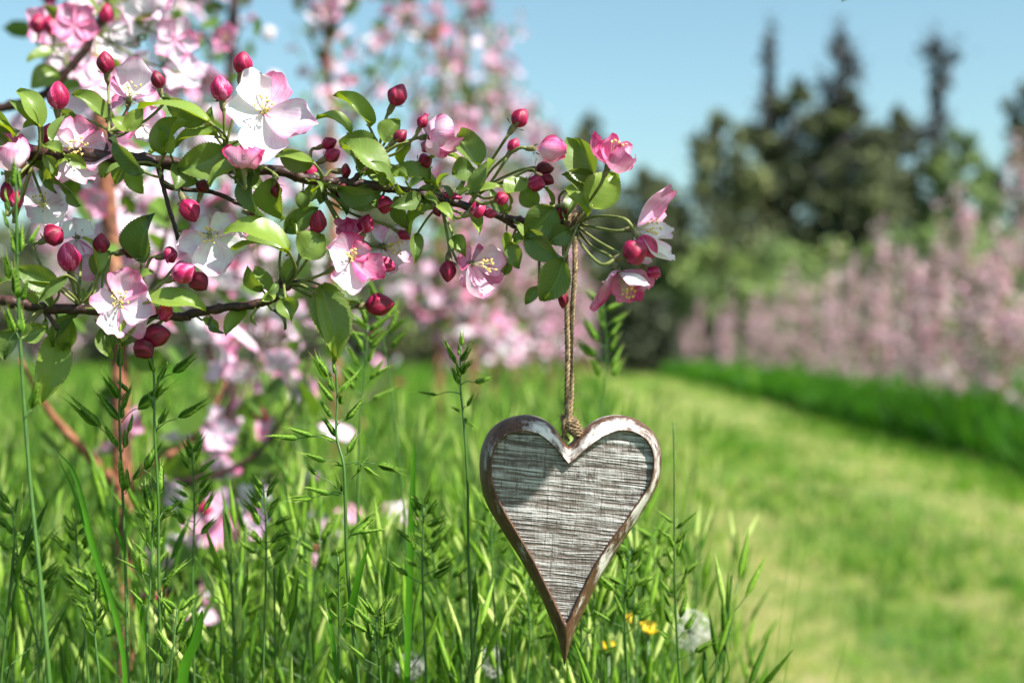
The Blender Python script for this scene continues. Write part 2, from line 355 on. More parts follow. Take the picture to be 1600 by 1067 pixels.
# tall meadow on the left of the path
def meadow():
    parts = []
    def region(n, y0, y1, hm, wm, pw=1.0, xl=None, seg=4, tmean=0.5, bm=.26):
        u = rng.random(n); y = y0 + (y1 - y0) * u ** pw
        lo = -0.40 * y - 0.35; hi = path_left(y)
        x = lo + (hi - lo) * rng.random(n)
        pa = patchy(x, y, 2.3); edge = np.clip((hi - x) / 0.22, 0.45, 1)
        h = (hm * (0.62 + 0.5 * rng.random(n)) * (1 + 0.12 * pa)) * edge
        wd = wm * rng.uniform(0.5, 1.35, n)
        bend = np.abs(rng.normal(bm, 0.17, n))
        tint = np.clip(tmean + 0.10 * pa + rng.normal(0, 0.15, n) + 0.35 * (rng.random(n) < 0.05), 0, 1)
        h = np.where((np.abs(x / y + .272) < .034) & (y < 1.2), h * .66, h)   # thin growth round the foot of the young tree
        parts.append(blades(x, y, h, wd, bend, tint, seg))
    region(1600, 0.98, 1.35, 0.50, 0.0034, tmean=.52, bm=.12); region(14000, 1.3, 2.4, 0.52, 0.0040, tmean=.47, bm=.12); region(2000, 1.5, 3.6, 0.62, 0.0038, tmean=.55, bm=.08)
    region(34000, 2.0, 5.0, 0.54, 0.007, tmean=.49, bm=.15)
    region(30000, 5.0, 16.0, 0.50, 0.012, 1.3, seg=3, tmean=.58)
    region(22000, 16.0, 60.0, 0.50, 0.035, 1.3, seg=2, tmean=.58)
    for k in range(4):
        TV, TF, TT, TM = head_template(50 + k, 16); n = 330
        y = 1.1 + 4.5 * rng.random(n) ** 1.3; lo = -0.40 * y - 0.3; hi = path_left(y) - 0.08
        x = lo + (hi - lo) * rng.random(n)
        x = np.where((np.abs(x / y + .272) < .035) & (y < 1.2), x + .14, x)
        s = rng.uniform(0.80, 1.08, n) 
        V, F, T, Mi = scatter(TV, TF, TT, TM, np.stack([x, y, 0 * x], 1), rot_rand(n, 0.10), s, rng.uniform(-0.15, 0.15, n))
        parts.append((V, F, T, Mi + 1))
    # taller growth close in front, low in the picture
    n = 620; y = rng.uniform(.78, 1.0, n); x = y * rng.uniform(-.40, .125, n); top = .75 - y * rng.uniform(.085, .26, n)
    top = np.where(np.abs(x / y + .272) < .034, top - .14, top)
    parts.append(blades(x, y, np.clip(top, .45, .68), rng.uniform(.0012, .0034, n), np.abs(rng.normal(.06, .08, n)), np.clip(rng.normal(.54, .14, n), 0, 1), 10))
    for k in range(5):
        TV, TF, TT, TM = head_template(80 + k, 20); n = 22
        y = rng.uniform(.72, 1.0, n); x = y * rng.uniform(-.39, .12, n); x = np.where(np.abs(x / y + .272) < .03, x - .08, x); top = .75 - y * rng.uniform(.07, .20, n)
        V, F, T, Mi = scatter(TV, TF, TT, TM, np.stack([x, y, top - .67], 1), rot_rand(n, 0.09), np.ones(n), rng.uniform(-.15, .15, n))
        parts.append((V, F, T, Mi + 1))
    V, F, T, Mi = cat_np(parts)
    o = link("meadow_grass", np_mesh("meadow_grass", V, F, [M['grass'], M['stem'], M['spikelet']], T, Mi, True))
    tag(o, "tall green meadow grass with seed heads left of the mown path", "grass", kind='stuff')
meadow()
def verge():
    parts = []
    for (n, y0, y1, wm, seg, hm) in ((26000, 2.5, 9.0, 0.011, 3, 0.40), (26000, 9.0, 20.0, 0.020, 3, 0.42), (20000, 20, 60, 0.045, 2, 0.45)):
        y = y0 + (y1 - y0) * rng.random(n); lo = path_right(y); x = lo + 2.2 * rng.random(n) ** 0.8
        pa = patchy(x, y, 1.9); edge = np.clip((x - lo) / 0.10, 0.8, 1)
        h = 1.15 * hm * (0.6 + 0.5 * rng.random(n)) * (1 + 0.22 * pa) * edge
        tint = np.clip(0.47 + 0.12 * pa + rng.normal(0, 0.13, n), 0, 1)
        parts.append(blades(x, y, h, wm * rng.uniform(0.6, 1.6, n), np.abs(rng.normal(0.4, 0.3, n)), tint, seg))
    V, F, T, Mi = cat_np(parts)
    o = link("verge_grass", np_mesh("verge_grass", V, F, [M['grass']], T, Mi))
    tag(o, "dense bright green grass strip along the right side of the mown path", "grass", kind='stuff')
verge()
def mown():
    parts = []
    for (n, y0, y1, wm) in ((52000, 2.2, 6.0, 0.006), (42000, 6.0, 14.0, 0.013), (20000, 14.0, 45.0, 0.03)):
        y = y0 + (y1 - y0) * rng.random(n); a, b_ = path_left(y), path_right(y); x = a + (b_ - a) * rng.random(n)
        pa = patchy(x * 0.8, y * 0.45, 2.6) + 0.5 * patchy(x, y, 6) + 0.4 * patchy(y, x, 13)
        u = (x - a) / (b_ - a); band = .9 * np.exp(-((u - .17) / .13) ** 2) + .75 * np.exp(-((u - .66) / .15) ** 2) * (y > 3.6)
        straw = (pa * .8 + band * 1.1 > -0.02 + 0.55 * rng.normal(size=n) + .5 * (u > .5) * (y < 4.5))
        h = (0.045 + 0.03 * rng.random(n)) * np.where(straw, 0.45, 1.0) * (1 + 0.5 * (rng.random(n) < 0.06))
        fine = patchy(x * 1.3 + 3, y * .8, 15) + .6 * patchy(y, x, 27); h = h * np.where(fine > .35, 1.7, 1.0) * np.where(rng.random(n) < .03, 2.2, 1.0); tint = np.where(straw, rng.uniform(0.84, 1.05, n), rng.uniform(0.55, 0.96, n) - .35 * (rng.random(n) < .08)) - .22 * (fine > .35) + .10 * (fine < -.4)
        parts.append(blades(x, y, h, wm * rng.uniform(0.6, 1.4, n), np.abs(rng.normal(0.7, 0.4, n)), tint, 2))
    V, F, T, Mi = cat_np(parts)
    o = link("mown_grass", np_mesh("mown_grass", V, F, [M['grass']], T, Mi))
    tag(o, "short mown grass with patches of dry straw on the orchard path", "grass", kind='stuff')
mown()

# ------------------------------------------------------------------ far trees behind the orchard
def leaf_cards(C, R_, n, size, tint0, flat=0.85):
    """n small folded leaf sprays scattered through clumps with centres C and radii R_"""
    k = rng.integers(0, len(C), n); d = rng.normal(size=(n, 3)) * 0.66 * rng.uniform(.5, 1.35, (n, 1))
    pos = C[k] + d * R_[k][:, None] * np.array([1, 1, flat])
    TV = np.array([(-.5, 0, 0), (0, -.3, .08), (.5, 0, 0), (0, .3, .08)]); TF = np.array([(0, 1, 2, 3)])
    ct = rng.normal(0, 0.16, len(C))
    return scatter(TV, TF, np.zeros(4), np.zeros(1, dtype=int), pos, rot_rand(n), size * rng.uniform(0.6, 1.5, n), np.clip(tint0 + ct[k] + rng.normal(0, 0.12, n), 0, 1))
def big_tree(name, px, ytop, Yd, width_px, label, cat, leafm, kind='broad', ncl=26, nleaf=5200, tint=0.45, seed=1, low=0.25, csize=1.0):
    r = random.Random(seed); x = (px - 800) / F_PX * Yd; H = CAM_H + (548 - ytop) / F_PX * Yd; Wd = width_px / F_PX * Yd / 2
    root = empty(name, (x, Yd, 0), label, cat, "trees beyond the orchard")
    t = MB(); tr = (0.02 * H + 0.06) * (.6 if kind == 'spire' else 1)
    lean = r.uniform(-0.03, 0.03) * H if kind != 'spire' else r.uniform(-.05, .05) * H
    t.tube([(0, 0, -0.1), (lean * .3, 0, H * .3), (lean, 0.1, H * 0.65), (lean * 1.2, 0, H * 0.94)], [tr * 1.3, tr, tr * 0.6, tr * 0.12], M['far_bark'], 8)
    t.build("trunk", root)
    lb = MB(); C, Rr = [], []
    for i in range(ncl):
        f = low + (1 - low) * (i + r.random()) / ncl
        a = r.uniform(0, 6.283)
        if kind == 'broad': prof = math.sin(math.pi * min(1, max(0.02, (f - low * 0.6) / (1.04 - low * 0.6))) ** 0.8) ** 0.7
        elif kind == 'spire': prof = (1.25 - f) ** 0.6 * (.35 + .95 * math.sin(f * 11 + seed * 2) ** 2)
        else: prof = math.sqrt(max(0.05, 1 - (f - 0.1) ** 2))
        rad = Wd * prof * r.uniform(0.35, 0.95); c = Vector((math.cos(a) * rad + lean * f, math.sin(a) * rad, H * f))
        s = Vector((lean * f * .8, 0, max(0.1, H * f - rad * (1.0 if kind != 'spire' else 1.6))))
        lb.tube([s, s.lerp(c, 0.5) + Vector((0, 0, rad * 0.1)), c], [tr * 0.35, tr * 0.2, tr * 0.08], M['far_bark'], 5, smooth=2)
        C.append(c * 0.96); Rr.append(csize * Wd * (0.27 if kind != 'spire' else 0.62) * r.uniform(0.6, 1.3) * max(0.35, prof))
        for q in range(3 if kind == 'spire' else 1):
            e = c + Vector((r.uniform(-1, 1), r.uniform(-1, 1), r.uniform(0.2, 1.4))) * Rr[-1] * (1.2 if kind != 'spire' else 1.8)
            lb.tube([c, e], [tr * 0.09, tr * 0.03], M['far_bark'], 4, smooth=1)
    lb.build("limbs", root)
    V, F, T, Mi = leaf_cards(np.array([tuple(c) for c in C]), np.array(Rr), int(nleaf * 2.5), 0.0046 * Yd, tint)
    link("crown", np_mesh("crown", V, F, [leafm], T, Mi), root)
    return root
DK, PL = M['far_leaf'], M['pale_leaf']
SP_ = mat_simple('spire_twigs', [(0.0, (0.035, 0.035, 0.040)), (1.0, (0.09, 0.10, 0.10))], 0.25, 0.8, 0, 0, 0.1, attrn='tint')
FT = [  # px, ytop, Y, width, kind, tint, leaves, material, label
 (1215, 36, 64, 74, 'spire', 0.3, 380, SP_, "thin nearly bare dark tree spire, leftmost of the three rising above the grove"),
 (1325, 26, 62, 90, 'spire', 0.3, 760, SP_, "tallest dark bare tree spire at the middle of the distant grove"),
 (1462, 44, 66, 84, 'spire', 0.3, 560, SP_, "bare dark twiggy spire standing right of the dense grove crown"),
 (1585, 120, 70, 130, 'broad', 0.25, 1700, DK, "thin crowned tree cut by the right edge of the picture behind the blossom row"),
 (1240, 112, 64, 210, 'broad', 0.55, 5600, DK, "dark round crowned tree under the leftmost bare spire"),
 (1325, 130, 62, 180, 'broad', 0.42, 6000, DK, "densest dark broad tree in the middle of the distant grove"),
 (1405, 160, 66, 180, 'broad', 0.45, 5200, DK, "dark broad tree on the right shoulder of the dense grove"),
 (1125, 168, 62, 210, 'broad', 0.55, 4200, DK, "loose olive green tree with sky showing through, left of the dense grove"),
 (1500, 190, 64, 150, 'broad', 0.45, 2300, PL, "light leafed open tree between the grove and the right edge"),
 (925, 165, 75, 110, 'broad', 0.45, 2400, DK, "small round topped green tree far behind the upper pink blossom"),
 (870, 190, 82, 80, 'broad', 0.40, 1400, DK, "narrow green tree far behind, just left of the round topped one"),
 (1015, 255, 62, 200, 'broad', 0.5, 4600, DK, "lower dark tree behind the white blossom at the branch tip"),
 (760, 260, 70, 200, 'broad', 0.38, 3000, DK, "dark distant tree seen between the left blossom rows"),
 (560, 290, 66, 260, 'broad', 0.38, 3000, DK, "wide distant tree behind the middle of the flowering branch"),
 (300, 300, 66, 300, 'broad', 0.40, 3000, DK, "wide distant tree behind the left part of the flowering branch"),
 (60, 330, 60, 260, 'broad', 0.40, 2600, DK, "distant dark tree at the far left behind the lower branch"),
 (-40, 400, 42, 260, 'broad', 0.40, 2600, DK, "low distant tree at the left picture edge above the meadow"),
 (170, 410, 44, 260, 'broad', 0.45, 2600, DK, "low distant tree behind the red trunk"),
 (420, 400, 46, 260, 'broad', 0.40, 2600, DK, "low distant tree behind the dark second trunk"),
 (650, 405, 44, 240, 'broad', 0.45, 2600, DK, "low distant tree behind the thin upright grass stalk"),
 (820, 400, 48, 200, 'broad', 0.45, 2400, DK, "low distant tree behind the twine"),
]
for i, (px, yt, Yd, wd, kd, ti, nl, lm, lab) in enumerate(FT):
    big_tree("poplar_tree" if kd == 'spire' else "broadleaf_tree", px, yt, Yd, wd, lab, "tree", lm, kd,
             60 if kd == 'spire' else 52, nl, ti, seed=i + 3, low=(0.2 if yt < 350 else 0.05) if kd != 'spire' else 0.35, csize=0.85)
BU = [
 (1130, 372, 60, 170, 0.62, 2600, PL, "rounded fresh green bush right of the white blossom, in front of the dark trees"),
 (1230, 385, 58, 190, 0.55, 2600, PL, "grey green willow bush at the foot of the dark grove"),
 (1330, 380, 60, 190, 0.62, 2400, PL, "bright green bush under the tallest bare spire"),
 (1055, 405, 62, 150, 0.50, 2000, PL, "soft green bush beyond the end of the path"),
 (1430, 360, 59, 190, 0.55, 2400, PL, "green bush behind the tall pink blossom spires"),
 (1540, 350, 60, 200, 0.50, 2200, PL, "green bush behind the far right blossom trees"),
 (1003, 462, 44, 112, 0.02, 3200, DK, "low almost black bush at the far end of the mown path"),
 (930, 430, 64, 130, 0.45, 1700, PL, "pale green bush just left of the almost black bush"),
]
for i, (px, yt, Yd, wd, ti, nl, lm, lab) in enumerate(BU):
    b = big_tree("bush", px, yt, Yd, wd, lab, "bush", lm, 'dome', 26, nl, ti, seed=40 + i, low=0.06, csize=1.25); b['group'] = "bushes beyond the orchard"

# ------------------------------------------------------------------ petals, blossoms, buds, leaves
def frame(d, n):
    d = d.normalized(); n = (n - d * n.dot(d))
    if n.length < 1e-6: n = d.orthogonal()
    n = n.normalized(); return d, n.cross(d).normalized(), n
def petal(mb, base, tip, width, n, cup=0.25, dish=0.25, pink=0.3, tipink=0.25, seed=0, nu=11, nv=9, ruffle=0.075, m=None):
    """one petal between base and tip, its hollow side towards n"""
    r = random.Random(seed); d, s, nn = frame(tip - base, n); Ln = (tip - base).length
    ph = [r.uniform(0, 6.28) for _ in range(4)]; notch = r.uniform(0.0, 0.12) if r.random() < 0.6 else 0; asym = r.uniform(-0.12, 0.12)
    pts, ti, uv = [], [], []
    for i in range(nu):
        u = i / (nu - 1)
        hw = width * 0.5 * (0.10 + 0.90 * math.sin(min(1.0, u * 1.05) ** 0.85 * math.pi * 0.66)) * (1 - 0.30 * max(0, u - 0.7) / 0.3)
        for j in range(nv):
            v = j / (nv - 1) * 2 - 1
            x = Ln * u * (1 - 0.16 * abs(v) ** 2.4 * u - notch * math.exp(-(v / 0.2) ** 2) * u ** 4)
            if u > 0.75: x -= Ln * 0.10 * (u - 0.75) / 0.25 * abs(v) ** 3
            y = hw * (v + asym * u * (1 - v * v))
            z = Ln * cup * math.sin(math.pi * u) * -1.0 + width * dish * v * v * (0.25 + 0.75 * math.sin(math.pi * min(1, u * 0.9)))
            z += width * ruffle * (math.sin(v * 4.3 + ph[0]) * u ** 2 + 0.8 * math.sin(u * 7 + v * 2.1 + ph[1]) * u + 0.5 * math.sin(v * 9 + ph[2] + u * 3) * u ** 3)
            pts.append(base + d * x + s * y + nn * z)
            e = max(abs(v) ** 3, u ** 5)
            ti.append(pink + tipink * e + 0.10 * math.sin(v * 2 + ph[3]) - 0.10 * (1 - u)); uv.append((u, v))
    mb.grid(pts, nu, nv, m or M['petal'], ti, uv)
def stamens(mb, c, ax, ln, n, seed, spread=0.65):
    r = random.Random(seed); ax = ax.normalized(); x = ax.orthogonal().normalized(); y = ax.cross(x)
    for k in range(n):
        a = 6.283 * k / n + r.uniform(-.3, .3); q = spread * r.uniform(0.35, 1.0); l = ln * r.uniform(0.7, 1.1)
        d = (ax + (x * math.cos(a) + y * math.sin(a)) * q).normalized()
        e = c + d * l; mid = c + d * l * 0.5 + ax * l * 0.08
        mb.tube([c + d * l * 0.08, mid, e], [0.00020, 0.00015, 0.00011], M['filament'], 4, smooth=2, cap=False)
        mb.ball(e, 0.00050, M['anther'], 5, 6, d.cross(ax) + Vector((r.uniform(-1, 1), r.uniform(-1, 1), r.uniform(-1, 1))) * 0.3, 1.6)
def egg(mb, base, tip, w, pink=0.45, seed=0, twist=1.2, pointy=0.0, nu=16, nv=45):
    r = random.Random(seed); ax = (tip - base); Ln = ax.length; ax.normalize(); x = ax.orthogonal().normalized(); y = ax.cross(x)
    p0 = r.uniform(0, 6.28); pts, ti, uv = [], [], []
    for i in range(nu):
        t = i / (nu - 1); rad = max(0.02, math.sin(math.pi * (0.05 + 0.93 * t) ** 0.95)) ** (0.62 + pointy * t) * w * 0.5 * (1.10 - 0.20 * t)
        for k in range(nv):
            a = 6.28318 * k / nv; lobe = ((a + p0) * 5 / 6.28318 + twist * t) % 1.0
            q = 0.20 * (lobe ** 1.5 - 0.5) * math.sin(math.pi * min(1, t * 1.1)) * (0.6 + 0.8 * t)
            pts.append(base + ax * (Ln * t) + (x * math.cos(a) + y * math.sin(a)) * rad * (1 + q))
            ti.append(pink + 0.45 * (lobe - 0.5) + 0.10 * math.sin(a * 2 + p0) + (0.1 if t < 0.25 else 0)); uv.append((t, k / nv))
    mb.grid(pts, nu, nv, M['bud'], ti, uv, closed=True)
def calyx_and_stalk(parent_obj, base, ax, node, r0, seed, root_at, sep=True):
    """receptacle with five sepals, and the stalk back to the spur"""
    r = random.Random(seed); ax = ax.normalized(); mb = MB()
    c = base - ax * r0 * 1.1
    mb.tube([c - ax * r0 * 1.1, c - ax * r0 * 0.3, c + ax * r0 * 0.7, base + ax * r0 * 0.15], [r0 * 0.36, r0 * 0.66, r0 * 0.72, r0 * 0.62], M['calyx'], 9, smooth=2)
    if sep:
        x = ax.orthogonal().normalized(); y = ax.cross(x); a0 = r.uniform(0, 6)
        for k in range(5):
            a = a0 + 6.283 * k / 5; o = x * math.cos(a) + y * math.sin(a); out = r.uniform(0.2, 1.3)
            b = base + o * r0 * 0.55 - ax * r0 * 0.2; tp = b + (ax * (1.0 - 0.6 * out) + o * out).normalized() * r0 * r.uniform(1.3, 2.1)
            petal(mb, b, tp, r0 * 0.7, ax, 0.1, 0.1, 0.5, 0, seed * 7 + k, 5, 3, 0.05, M['calyx'])
    co = mb.build("calyx", parent_obj, root_at)
    sb = MB(); s = c - ax * r0 * 1.0; dist = (node - s).length
    mid = s.lerp(node, 0.45) - ax * dist * 0.12 + Vector((0, 0, -dist * 0.05 * r.uniform(-1, 1.5)))
    sb.tube([s + ax * r0 * 0.4, s - ax * dist * 0.1, mid, node.lerp(mid, 0.12), node], [0.00085, 0.0007, 0.00062, 0.0007, 0.0009], M['stalk'], 7, smooth=4)
    sb.build("stalk", parent_obj, root_at)

TREE_AT = Vector((-0.44, 0.74, 0.0))
front = empty("apple_tree", TREE_AT, "sharply focused apple tree branch with white and pink blossoms carrying the wooden heart", "apple tree")

def depth(px, py):     # gentle relief of the branch in depth
    d = FOCUS + 0.012 * math.sin(px * 0.013) + 0.010 * math.sin(px * 0.031 + py * 0.02)
    if px > 900: d += (0.590 - d) * min(1, (px - 900) / 50)
    return d
BY = 0.632
# wood
def branch(pts, rads, name="branch", m=None, bumps=True):
    mb = MB(); wp = [P(*p) if len(p) == 3 else P(p[0], p[1], BY) for p in pts]
    w2, r2 = spline(wp, rads, 8); rr = random.Random(int(pts[0][0]) + 5)
    r3 = [q * (1 + 0.14 * math.sin(i * 1.7) * rr.random() + (0.22 if rr.random() < 0.07 else 0)) for i, q in enumerate(r2)]
    w3 = [p + Vector((rr.uniform(-1, 1), rr.uniform(-1, 1), rr.uniform(-1, 1))) * q * 0.14 for p, q in zip(w2, r2)]
    mb.tube(w3, r3, m or M['bark'], 12, smooth=1)
    return mb.build(name, front, TREE_AT)
tb = MB(); tb.tube([(-0.44, .74, -0.03), (-0.43, .73, 0.35), (-0.45, .74, 0.8), (-0.44, .75, 1.3)], [0.024, 0.018, 0.015, 0.008], M['red_bark'], 14); tb.build("trunk", front, TREE_AT)
j1, j2, j3 = (-720, 330, .735), (-720, 560, .735), (-720, 150, .745)
branch([j1, (-400, 290, .69), (-100, 240, .645), (60, 240), (165, 244), (245, 252), (330, 262), (430, 267), (490, 281), (545, 287), (600, 293), (650, 302), (700, 314), (760, 331), (812, 345), (858, 351), (893, 352)],
       [.00559, .00447, .00361, .00310, .00292, .00284, .00258, .00232, .00224, .00224, .00215, .00198, .00189, .00181, .00172, .00155, .00103])
branch([j2, (-400, 470, .69), (-100, 462, .645), (0, 469), (60, 480), (130, 484), (215, 489), (280, 495), (300, 490), (350, 481), (405, 474), (432, 462), (447, 447), (470, 440)],
       [.00473, .00361, .00275, .00241, .00232, .00232, .00206, .00198, .00206, .00181, .00198, .00224, .00206, .00095])
branch([j3, (-400, 200, .76), (-60, 182, .88), (0, 170, .88), (65, 150, .88), (108, 108, .88), (148, 55, .88), (166, 0, .88), (190, -90, .88)],
       [.00473, .00387, .00301, .00292, .00284, .00258, .00224, .00206, .00103])
# short side twigs / spurs
for a in [[(245, 254), (252, 280), (262, 318), (275, 360), (278, 375)], [(250, 262), (262, 292), (330, 300), (372, 318), (400, 330)], [(490, 281), (505, 300), (508, 312)], [(700, 314), (693, 322), (690, 335)],
          [(545, 287), (575, 262), (590, 246)], [(300, 262), (345, 245), (352, 228)], [(165, 244), (172, 215), (170, 205)], [(130, 484), (125, 478), (122, 470)], [(60, 240), (52, 250), (45, 258)],
          [(735, 322), (742, 305), (744, 298)], [(780, 338), (800, 352), (815, 362)], [(858, 351), (875, 340), (880, 330)], [(64, 482), (75, 492), (90, 515)], [(165, 489), (160, 500), (165, 515)], [(425, 466), (438, 440), (440, 425)]]:
    branch(a, [.0014] + [.0010] * (len(a) - 2) + [.0009], "twig", M['bark'])

def Pd(px, py, dy=0.0): return P(px, py, depth(px, py) + dy)
CAMV = Vector((0, -1, 0.15))
def flower(c, tips, ax, pink=0.15, tipink=0.3, seed=0, w=1.0, cup=0.12, dish=0.22, st=16, stl=0.0085, node=None, spread=0.65, ruffle=0.075, dy=0.0, name="blossom"):
    """c = centre pixel (+depth offset), tips = [(px,py,depth offset[,width factor[,pink]])], ax = facing direction"""
    ax = Vector(ax).normalized(); C = P(c[0], c[1], depth(c[0], c[1]) + dy + (c[2] if len(c) > 2 else 0)); cd = depth(c[0], c[1]) + dy
    mb = MB()
    for k, t in enumerate(tips):
        T = P(t[0], t[1], cd + t[2]); wf = t[3] if len(t) > 3 else 1.0; pk = t[4] if len(t) > 4 else pink
        Ln = (T - C).length; d = (T - C).normalized()
        petal(mb, C + d * 0.0012 - ax * 0.0006 * (k % 2), T - ax * 0.0005 * (k % 3), max(Ln * 0.80, 0.012) * w * wf, ax, cup, dish, pk, tipink, seed * 13 + k, ruffle=ruffle)
    o = mb.build(name, front, TREE_AT)
    if st:
        s = MB(); stamens(s, C + ax * 0.0005, ax, stl, st, seed, spread); s.ball(C, 0.0016, M['stalk'], 6, 8, ax, 1.0); s.build("stamens", o, Vector((0, 0, 0)))
    if node: calyx_and_stalk(o, C - ax * 0.0008, ax, P(node[0], node[1], BY - 0.001), 0.0019, seed + 5, Vector((0, 0, 0)))
    return o
# (centre, tips, facing, kwargs) - the blossoms in focus
flower((412, 176), [(386, 106, -.004, 1.0), (352, 168, -.006, 1.25), (410, 258, -.012, 1.0), (494, 198, -.008, .95, .30), (438, 112, .004, 1.05, .38)], (0.25, -1, 0.25), .06, .18, 1, cup=.08, node=(352, 230))
flower((119, 236), [(116, 180, .004, 1.25, .38), (178, 236, -.008, 1.15, .30), (140, 287, -.008, 1.1), (92, 284, -.004, 1.0), (80, 205, -.004, 1.0, .2)], (0.3, -1, 0.1), .14, .3, 2, cup=.14, node=(60, 242), dy=-.012)
flower((188, 474), [(208, 418, -.002, 1.35, .42), (139, 468, -.004, .95, .2), (178, 528, -.010, 1.15, .22), (242, 490, -.010, 1.0, .25), (222, 527, -.004, .9, .3)], (0.2, -1, 0.2), .22, .25, 3, cup=.14, node=(130, 482), dy=-.022)
flower((548, 404), [(511, 392, -.008, 1.5, .22), (552, 459, -.010, 1.25, .26), (603, 430, -.006, 1.0, .62), (577, 384, -.002, .9, .6), (540, 360, .002, 1.1, .55)], (0.2, -1, 0.25), .3, .25, 4, cup=.12, st=12, stl=.006, node=(465, 442), dy=-.012)
flower((600, 385), [(588, 350, .0, 1.2, .35), (634, 352, -.004, 1.0, .2), (648, 402, .0, 1.2, .25), (612, 430, .004, 1.0, .3), (578, 405, .006, 1.0, .35)], (0.75, -.6, -0.1), .25, .2, 5, cup=.12, node=(508, 308), dy=.006)
flower((327, 368), [(276, 388, -.004, 1.0, .28), (338, 433, -.008, 1.1, .14), (300, 345, .004, 1.0, .2), (367, 336, .0, 1.0, .2), (390, 384, .002, .95, .12)], (0.2, -1, 0.0), .14, .2, 6, cup=.12, node=(278, 360), dy=.010)
flower((202, 156), [(214, 88, -.006, 1.1, .10), (240, 108, .002, 1.0, .28), (174, 118, -.004, .9, .42), (250, 150, .006, 1.0, .2), (172, 165, .004, 1.0, .35)], (0.35, -.7, 0.6), .22, .3, 7, cup=.16, st=8, node=(172, 206), dy=.004)
flower((222, 196), [(262, 196, -.002, 1.0, .18), (235, 222, -.006, 1.0, .15), (190, 196, .0, 1.0, .45), (255, 172, .006, 1.0, .45)], (0.3, -.9, -.1), .2, .3, 8, cup=.14, st=0, node=(172, 208), dy=.012)
flower((70, 320), [(110, 318, -.004, 1.1, .12), (92, 290, .0, 1.0, .2), (48, 345, .0, 1.0, .15), (40, 300, .0, 1.0, .2), (100, 350, -.004, 1.1, .08)], (0.1, -1, 0.2), .12, .2, 9, cup=.12, node=(47, 258), dy=.014)
flower((120, 370), [(140, 345, .0, 1.0, .1), (150, 392, .0, 1.0, .12), (95, 352, .0, 1.1, .1), (110, 410, 0, 1.0, .3), (140, 440, 0, .8, .45)], (0.1, -1, 0.2), .15, .2, 10, cup=.12, st=0, node=(122, 470), dy=.022)
flower((668, 214), [(716, 212, -.012, 1.2, .5), (690, 184, -.006, 1.3, .42), (672, 186, .006, 1.2, .5), (694, 245, -.008, 1.2, .45), (710, 236, .004, 1.3, .55), (664, 238, .0, 1.0, .5), (706, 196, .004, 1.3, .5)], (0.9, -.55, 0.05), .48, .2, 11, cup=.32, dish=.4, st=6, stl=.009, node=(590, 248), spread=.25)
flower((838, 232), [(886, 230, -.004, .75, .66), (884, 240, .006, .75, .7), (882, 226, .008, .8, .6), (884, 245, .0, .7, .62), (886, 236, -.010, .75, .64)], (1, -.25, 0), .62, .25, 12, cup=.36, dish=.42, st=0, node=(744, 302))
flower((950, 262), [(928, 205, -.004, .55, .62), (958, 205, -.002, .8, .55), (990, 222, -.004, .95, .42), (993, 250, .004, .9, .5), (958, 218, .010, 1.0, .6), (990, 240, -.014, 1.0, .55)], (0.35, -.5, 0.8), .5, .25, 13, cup=.28, dish=.42, st=7, stl=.011, node=(905, 335), spread=.3)
flower((992, 358), [(1053, 290, .0, .85, .38), (1056, 364, -.006, .95, .04), (1057, 410, -.008, 1.05, .04), (1012, 415, .004, 1.0, .1), (1040, 330, .012, .9, .2)], (0.85, -.5, 0.05), .1, .25, 14, cup=.12, st=13, stl=.0095, node=(900, 350), w=.9)
flower((966, 424), [(1015, 447, -.012, .95, .36), (1027, 442, .006, .9, .62), (986, 474, -.004, 1.1, .52), (925, 486, .0, .55, .68), (945, 440, -.010, .85, .45), (1000, 470, .012, 1, .6)], (0.35, -.6, -.75), .5, .2, 15, cup=.10, dish=.3, st=15, stl=.012, node=(900, 358), spread=.35)
flower((736, 412), [(722, 448, -.004, .75, .5), (755, 465, -.010, 1.2, .32), (795, 402, .002, 1.1, .24), (760, 392, .004, 1.2, .5), (716, 400, -.004, 1.0, .55), (788, 436, .006, 1.0, .4)], (0.8, -.62, -.1), .42, .2, 16, cup=.26, dish=.35, st=14, stl=.011, node=(692, 330), spread=.4)
flower((12, 262), [(38, 218, -.006, 1.3, .55), (0, 205, .0, 1.3, .5), (46, 240, .004, 1.1, .6), (-18, 225, -.004, 1.2, .5), (20, 212, .010, 1.3, .6), (14, 232, -.014, 1.3, .45)], (0.1, -.2, 0.95), .5, .2, 17, cup=.36, dish=.42, st=0, node=(50, 252))
flower((381, 262), [(358, 236, -.006, 1.2, .72), (380, 228, -.010, 1.3, .6), (405, 240, -.004, 1.1, .7), (372, 232, .008, 1.3, .8), (396, 234, .008, 1.3, .8)], (0.0, -.3, 0.95), .7, .2, 18, cup=.42, dish=.5, st=0, node=(352, 232), dy=-.008)
flower((545, 372), [(566, 348, .0, 1.1, .65), (528, 352, .0, 1.1, .7), (548, 340, .004, 1.2, .6)], (0.1, -.5, .8), .65, .2, 19, cup=.3, dish=.4, st=0, node=(465, 442), dy=.004)

